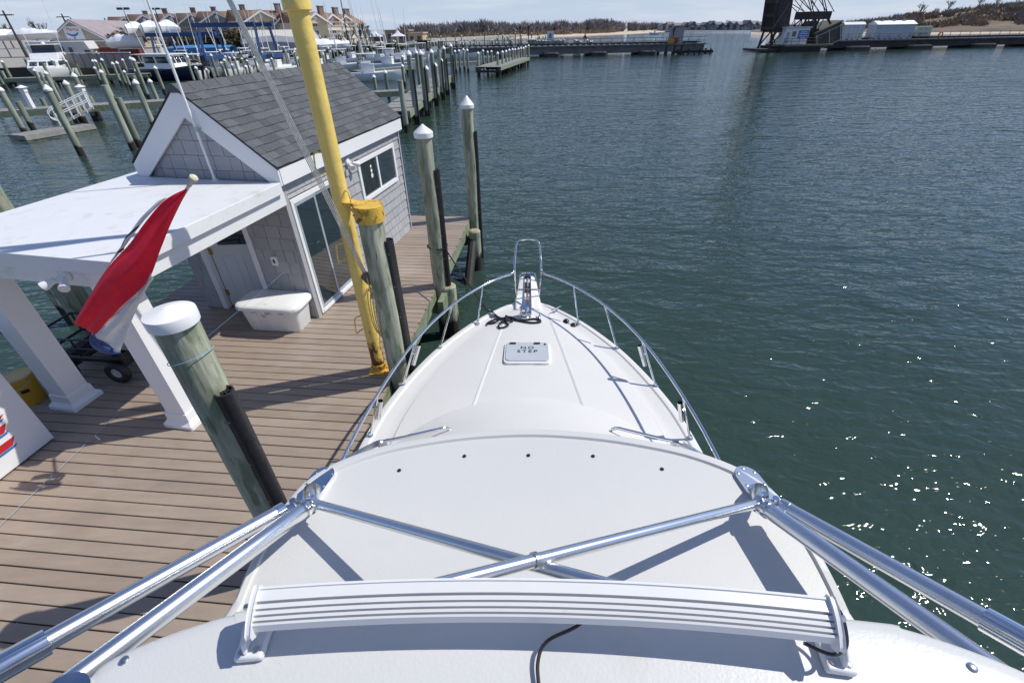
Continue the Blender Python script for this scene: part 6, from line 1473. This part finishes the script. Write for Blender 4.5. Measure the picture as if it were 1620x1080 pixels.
# end of the left span: trestle piles, cabinets, small landing
for s in (bx_(1053), bx_(1066), bx_(1077)):
    for y in (0, 4): MB().tube([(s-sL0, y, -2), (s-sL0, y, DKZ-.25)], .28, 8).build('trestle_pile', wet_timber, lsp)
for s, w_, h_, mt_, lab in ((bx_(1072), 1.9, 2.6, grey_box, 'tall grey cabinet at the end of the left bridge span'), (bx_(1062), .9, 2.4, grey_box, 'narrow grey cabinet at the end of the left bridge span'), (bx_(1060), 1.2, .9, M('yellow_bin', (.62, .33, .02), .5), 'yellow bin beside the bridge cabinets'), (bx_(1066), .9, .9, M('red_bin', (.55, .02, .05), .5), 'red bin beside the bridge cabinets')):
    p = BA+bd*s; yy = .9 if mt_ is grey_box else .1; t = thing('bridge_cabinet', lab, 'cabinet', (p.x-bd.y*yy, p.y+bd.x*yy, DKZ), brz)
    MB().box((-w_/2, -.4, .04), (w_/2, .4, h_)).build('cabinet_body', mt_, t, bevel=.03); MB().box((-w_/2-.05, -.46, h_+.001), (w_/2+.05, .46, h_+.07)).build('lid', mt_, t); MB().box((-w_/2+.05, -.35, 0), (w_/2-.05, .35, .039)).build('plinth', bridge_black, t)
p = BA+bd*bx_(1100); t = thing('fender_platform', 'low dark fender platform in the water past the left span end', 'platform', (p.x, p.y, 0), brz)
MB().box((-4, -.6, .1), (3.5, 2.4, .55)).build('deck', bridge_black, t)
for x in (-3.6, -1.5, .8, 3.1):
    for y in (-.3, 2.1): MB().lathe([(.2, -2), (.2, .8)], 8, (x, y, 0)).build('fender_pile', wet_timber, t)
m = MB()
for x in (-.5, 1.2, 2.9): m.tube([(x, -.4, .55), (x, -.4, 1.6)], .04, 5)
m.tube([(-.5, -.4, 1.6), (2.9, -.4, 1.6)], .04, 5); m.build('railing', bridge_steel, t)
for px_, pt, lab in ((823, 42, 'dark signal post at the shore end of the left bridge span'), (836, 42, 'second dark signal post on the left bridge span'), (1062, 43, 'signal post above the cabinets at the span end')):
    p = BA+bd*bx_(px_); z = at(px_, pt, Y=p.y).z; t = thing('signal_post', lab, 'post', (p.x, p.y+.2, DKZ)); MB().tube([(0, 0, 0), (0, 0, z-DKZ)], .09, 6).build('post', bridge_black, t); MB().box((-.2, -.15, z-DKZ-.5), (.2, .1, z-DKZ+.05)).build('lamp_head', black_plastic, t)
p = at(870, 79, Y=118); t = thing('channel_sign', 'white square channel sign on a post behind the left span', 'sign', (p.x, p.y, -1)); z = at(870, 53, Y=118).z+1
MB().tube([(0, 0, 0), (0, 0, z)], .1, 6).build('post', pile_far, t); MB().box((-.75, -.14, z-1.3), (.75, -.101, z+.4)).build('sign_board', white_paint, t); MB().prism([(-.3, z-.9), (.3, z-.9), (.3, z-.2), (0, z+.1), (-.3, z-.2)], -.16, -.142, 'y').build('sign_symbol', grey_box, t)
p = at(924, 80, Y=116); t = thing('channel_marker', 'red triangular channel marker among the dolphin pilings', 'sign', (p.x, p.y, -1)); z = at(924, 58, Y=116).z+1
MB().tube([(0, 0, 0), (0, 0, z)], .09, 6).build('post', pile_far, t); MB().prism([(-.5, z-.4), (.5, z-.4), (0, z+.5)], -.13, -.1, 'y').build('sign_board', red_print, t)
# bascule pier, raised leaf, counterweight
sB = bx_(1258); bp_ = BA+bd*sB
bas = thing('bascule_bridge', 'rusty raised bascule bridge leaf with counterweight standing on a dark pier', 'bridge', (bp_.x, bp_.y, 0), brz)
MB().prism(rrect(0, 2.2, 8.6, 8.5, .6, 3), -2, .95).build('pier', bridge_black, bas); MB().box((-8.0, -1.2, .1), (-4.4, 6.0, .5)).build('fender', wet_timber, bas)
MB().box((-3.4, -1.9, .951), (6.5, 5.8, 1.25)).build('pier_deck', M('pier_deck', (.25, .21, .15), .85), bas)
# leaf: two plate girders rising almost upright, leaning slightly left
LA0 = Vector((-6.0, 0, 3.4)); tilt = Vector((-.125, 0, 1)).normalized(); LL = 30
def gird(y):
    w0, w1 = 3.3, 2.6
    nrm = Vector((1, 0, .125)).normalized(); a = LA0; b = LA0+tilt*LL
    return MB().add([(a.x, y-.12, a.z), (a.x+nrm.x*w0, y-.12, a.z+nrm.z*w0), (b.x+nrm.x*w1, y-.12, b.z+nrm.z*w1), (b.x, y-.12, b.z), (a.x, y+.12, a.z), (a.x+nrm.x*w0, y+.12, a.z+nrm.z*w0), (b.x+nrm.x*w1, y+.12, b.z+nrm.z*w1), (b.x, y+.12, b.z)], [(0, 1, 2, 3), (7, 6, 5, 4), (0, 4, 5, 1), (1, 5, 6, 2), (2, 6, 7, 3), (3, 7, 4, 0)])
for y in (0, 4.2): gird(y).build('leaf_girder', rust_steel, bas)
for k in range(14):
    a = LA0+tilt*(.5+k*2.2); MB().box((-.1+a.x+.2, .13, a.z-.2), (a.x+.4, 4.07, a.z+.3)).build('floor_beam', rust_steel, bas)
    MB().box((a.x+.25, -.24, a.z), (a.x+.40, -.122, a.z+.0+1.9)).xf(Matrix.Identity(4)).build('stiffener', rust_steel, bas)
for k in range(7):
    a = LA0+tilt*(.5+k*4.2); b = LA0+tilt*(.5+(k+1)*4.2); MB().tube([(a.x-.1, -.2, a.z), (b.x+2.6, -.25, b.z)], .07, 5).build('lacing', M('pale_lacing', (.22, .21, .21), .7), bas)
# legs of the pivot and machinery
for y in (0, 4.2):
    MB().tube([(-5.7, y, .5), (-5.3, y, 3.6)], .22, 6).build('pivot_leg', rust_steel, bas); MB().tube([(-5.9, y, .6), (-3.6, y, 3.6)], .14, 6).build('pivot_brace', rust_steel, bas); MB().tube([(-3.2, y, 1.2), (-3.6, y, 3.6)], .2, 6).build('pivot_leg', rust_steel, bas)
    MB().box((-5.5, y-.15, 3.3), (3.6, y+.15, 3.75)).build('machinery_beam', rust_steel, bas)
    MB().tube([(2.2, y, 1.3), (3.4, y, 6.4)], .2, 6).build('tower_post', rust_steel, bas); MB().tube([(.3, y, 3.7), (3.0, y, 6.2)], .13, 6).build('tower_brace', rust_steel, bas)
    for dz in (0, .45): MB().tube([(4.2+dz*.4, y, 6.0+dz), (LA0.x+tilt.x*17+2.6, y, LA0.z+17+dz)], .09, 5).build('operating_strut', rust_steel, bas)
    MB().tube([(.2, y, 3.7), (2.4, y, 12.5)], .06, 5).build('stay', rust_steel, bas)
    for k in range(5): MB().tube([(4.3, y, 6.2-k*.12), (6.6+k*.25, y, 4.0-k*.3)], .06, 5).build('link_bar', rust_steel, bas)
MB().box((.7, -.4, 5.3), (5.2, 4.6, 6.6)).build('machinery_house', rust_steel, bas, bevel=.05)
for y in (-.3, 4.4):
    for k in range(5):
        x0 = -3.6+k*1.5
        MB().tube([(x0, y, 1.3), (x0+1.5, y, 5.4 if k > 2 else 3.5)], .09, 5).build('lattice_bar', rust_steel, bas); MB().tube([(x0+1.5, y, 1.3), (x0, y, 5.2 if k > 2 else 3.5)], .09, 5).build('lattice_bar', rust_steel, bas)
        MB().tube([(x0+3.2, y, 6.5), (x0*.55-2.4, y, 8.2+k*1.1)], .07, 5).build('lattice_bar', rust_steel, bas)
for x in (.9, 1.8): MB().lathe([(.75, -.2), (.75, .2)], 14).xf(Matrix.Translation((x, -.3, 4.35)) @ Matrix.Rotation(PI/2, 4, 'X')).build('gear_wheel', rust_steel, bas)
# counterweight block, tilted
cwm = Matrix.Translation((5.9, 0, 2.6)) @ Matrix.Rotation(rad(-22), 4, 'Y')
MB().box((-2.9, -.9, -1.6), (2.3, 5.0, 1.5)).xf(cwm).build('counterweight', M('counterweight_concrete', (.085, .082, .065), .9, var=.3, scale=.7), bas, bevel=.04)
for x in (-2.6, -.2, 2.0): MB().box((x-.06, -.99, -1.55), (x+.06, -.905, 1.2)).xf(cwm).build('counterweight_rib', M('pale_rib', (.45, .46, .46), .6), bas)
for z in (-1.55, .95): MB().box((-2.85, -1.0, z-.06), (2.25, -.993, z+.06)).xf(cwm).build('counterweight_rib', M('pale_rib', (.45, .46, .46), .6), bas)
MB().box((-3.0, -1.05, 1.5), (2.5, 5.2, 1.72)).xf(cwm).build('counterweight_roof', M('cw_roof', (.13, .125, .10), .9), bas)
def on_bridge(name, lab, cat, s, y, z):
    p = BA+bd*s; return thing(name, lab, cat, (p.x-bd.y*y, p.y+bd.x*y, z), brz)
# operator hut with blue sign
s0 = bx_(1247); hut = on_bridge('bridge_hut', 'small white bridge operator hut with a blue sign on the pier', 'hut', s0, -1.4, 1.252)
MB().box((-2.5, 0, 0), (2.5, 2.2, 2.7)).build('wall', white_paint, hut); MB().box((-2.75, -.25, 2.701), (2.75, 2.4, 2.9)).build('roof', M('hut_roof', (.55, .56, .57), .7), hut)
MB().box((-2.2, -.05, .1), (-1.5, -.005, 2.1)).build('door', M('hut_door', (.42, .47, .50), .6), hut); MB().box((-1.0, -.05, 1.3), (-.2, -.005, 2.2)).build('window', pane_dark, hut)
sg = MB().box((.3, -.09, .95), (2.35, -.01, 2.3)).build('sign_board', blue_sign, hut)
for k, (wd, z) in enumerate(((1.3, 2.05), (1.6, 1.78), (1.7, 1.45), (1.0, 1.15))): MB().box((1.32-wd/2, -.1, z-.06), (1.32+wd/2, -.092, z+.05)).build('sign_line', white_paint, sg)
m = MB()
for z in (.55, 1.05): m.tube([(-2.6, -.55, z), (5.2, -.55, z)], .04, 5)
for k in range(6): m.tube([(-2.6+k*1.56, -.55, 0), (-2.6+k*1.56, -.55, 1.05)], .04, 5)
m.build('railing', rust_steel, hut)
s1 = bx_(1345); h2 = on_bridge('bridge_hut', 'weathered white round topped hut on the right bridge span', 'hut', s1, 1.0, DKZ+.001)
rows = []
for x in (-2.3, 2.3): rows.append([(x, 0, 0), (x, 0, 2.6), (x, .4, 2.95), (x, 1.1, 3.05), (x, 1.8, 2.95), (x, 2.2, 2.6), (x, 2.2, 0)])
m = MB().grid(rows); m.f += [tuple(range(7)), tuple(range(13, 6, -1))]; m.build('wall', shed_grey_white, h2, 20)
for k in range(5): MB().box((-2.0+k*.95, -.03, .1), (-1.94+k*.95, -.005, 2.5)).build('seam', M('hut_seam', (.45, .44, .42), .7), h2)
s2 = bx_(1410); h3 = on_bridge('equipment_shed', 'pale blue grey equipment shed with a white pitched roof on the bridge', 'shed', s2, 1.0, DKZ+.001)
MB().box((-4.2, 0, 0), (4.2, 2.6, 2.5)).build('wall', shed_blue_white, h3); MB().prism([(-.2, 2.5), (1.3, 3.15), (2.8, 2.5)], -4.35, 4.35, 'x').build('roof', white_paint, h3)
for x in (-2.6, 0, 2.2): MB().box((x-.25, 1.1, 3.0), (x+.25, 1.5, 3.35)).build('roof_vent', grey_box, h3)
MB().box((-4.24, .8, .05), (-4.202, 1.8, 2.1)).build('door', M('hut_door', (.42, .47, .50), .6), h3)
s3 = bx_(1455); h4 = on_bridge('generator', 'pale green generator cabinet at the end of the bridge sheds', 'generator', s3, .9, DKZ+.001)
MB().box((-1.6, 0, .35), (1.6, 1.6, 2.1)).build('cabinet_body', pale_green, h4, bevel=.04); MB().box((-1.5, .1, 0), (1.5, 1.5, .349)).build('skid', bridge_black, h4); MB().box((-1.2, -.03, .6), (1.1, -.005, .95)).build('grille', grey_box, h4)
for k in range(2): MB().box((-.9+k*1.1, -.03, 1.5), (-.7+k*1.1, -.005, 1.62)).build('latch', black_plastic, h4)
lr = BA+bd*bx_(1473); tor = MB().tube([(lr.x+.42*math.cos(a), lr.y-.72, DKZ+.62+.42*math.sin(a)) for a in [2*PI*k/16 for k in range(16)]], .1, 8, close=True)
tag(tor.build('life_ring', M('ring_orange', (.5, .1, .04), .6)), 'orange life ring hung on the bridge railing', 'life ring')
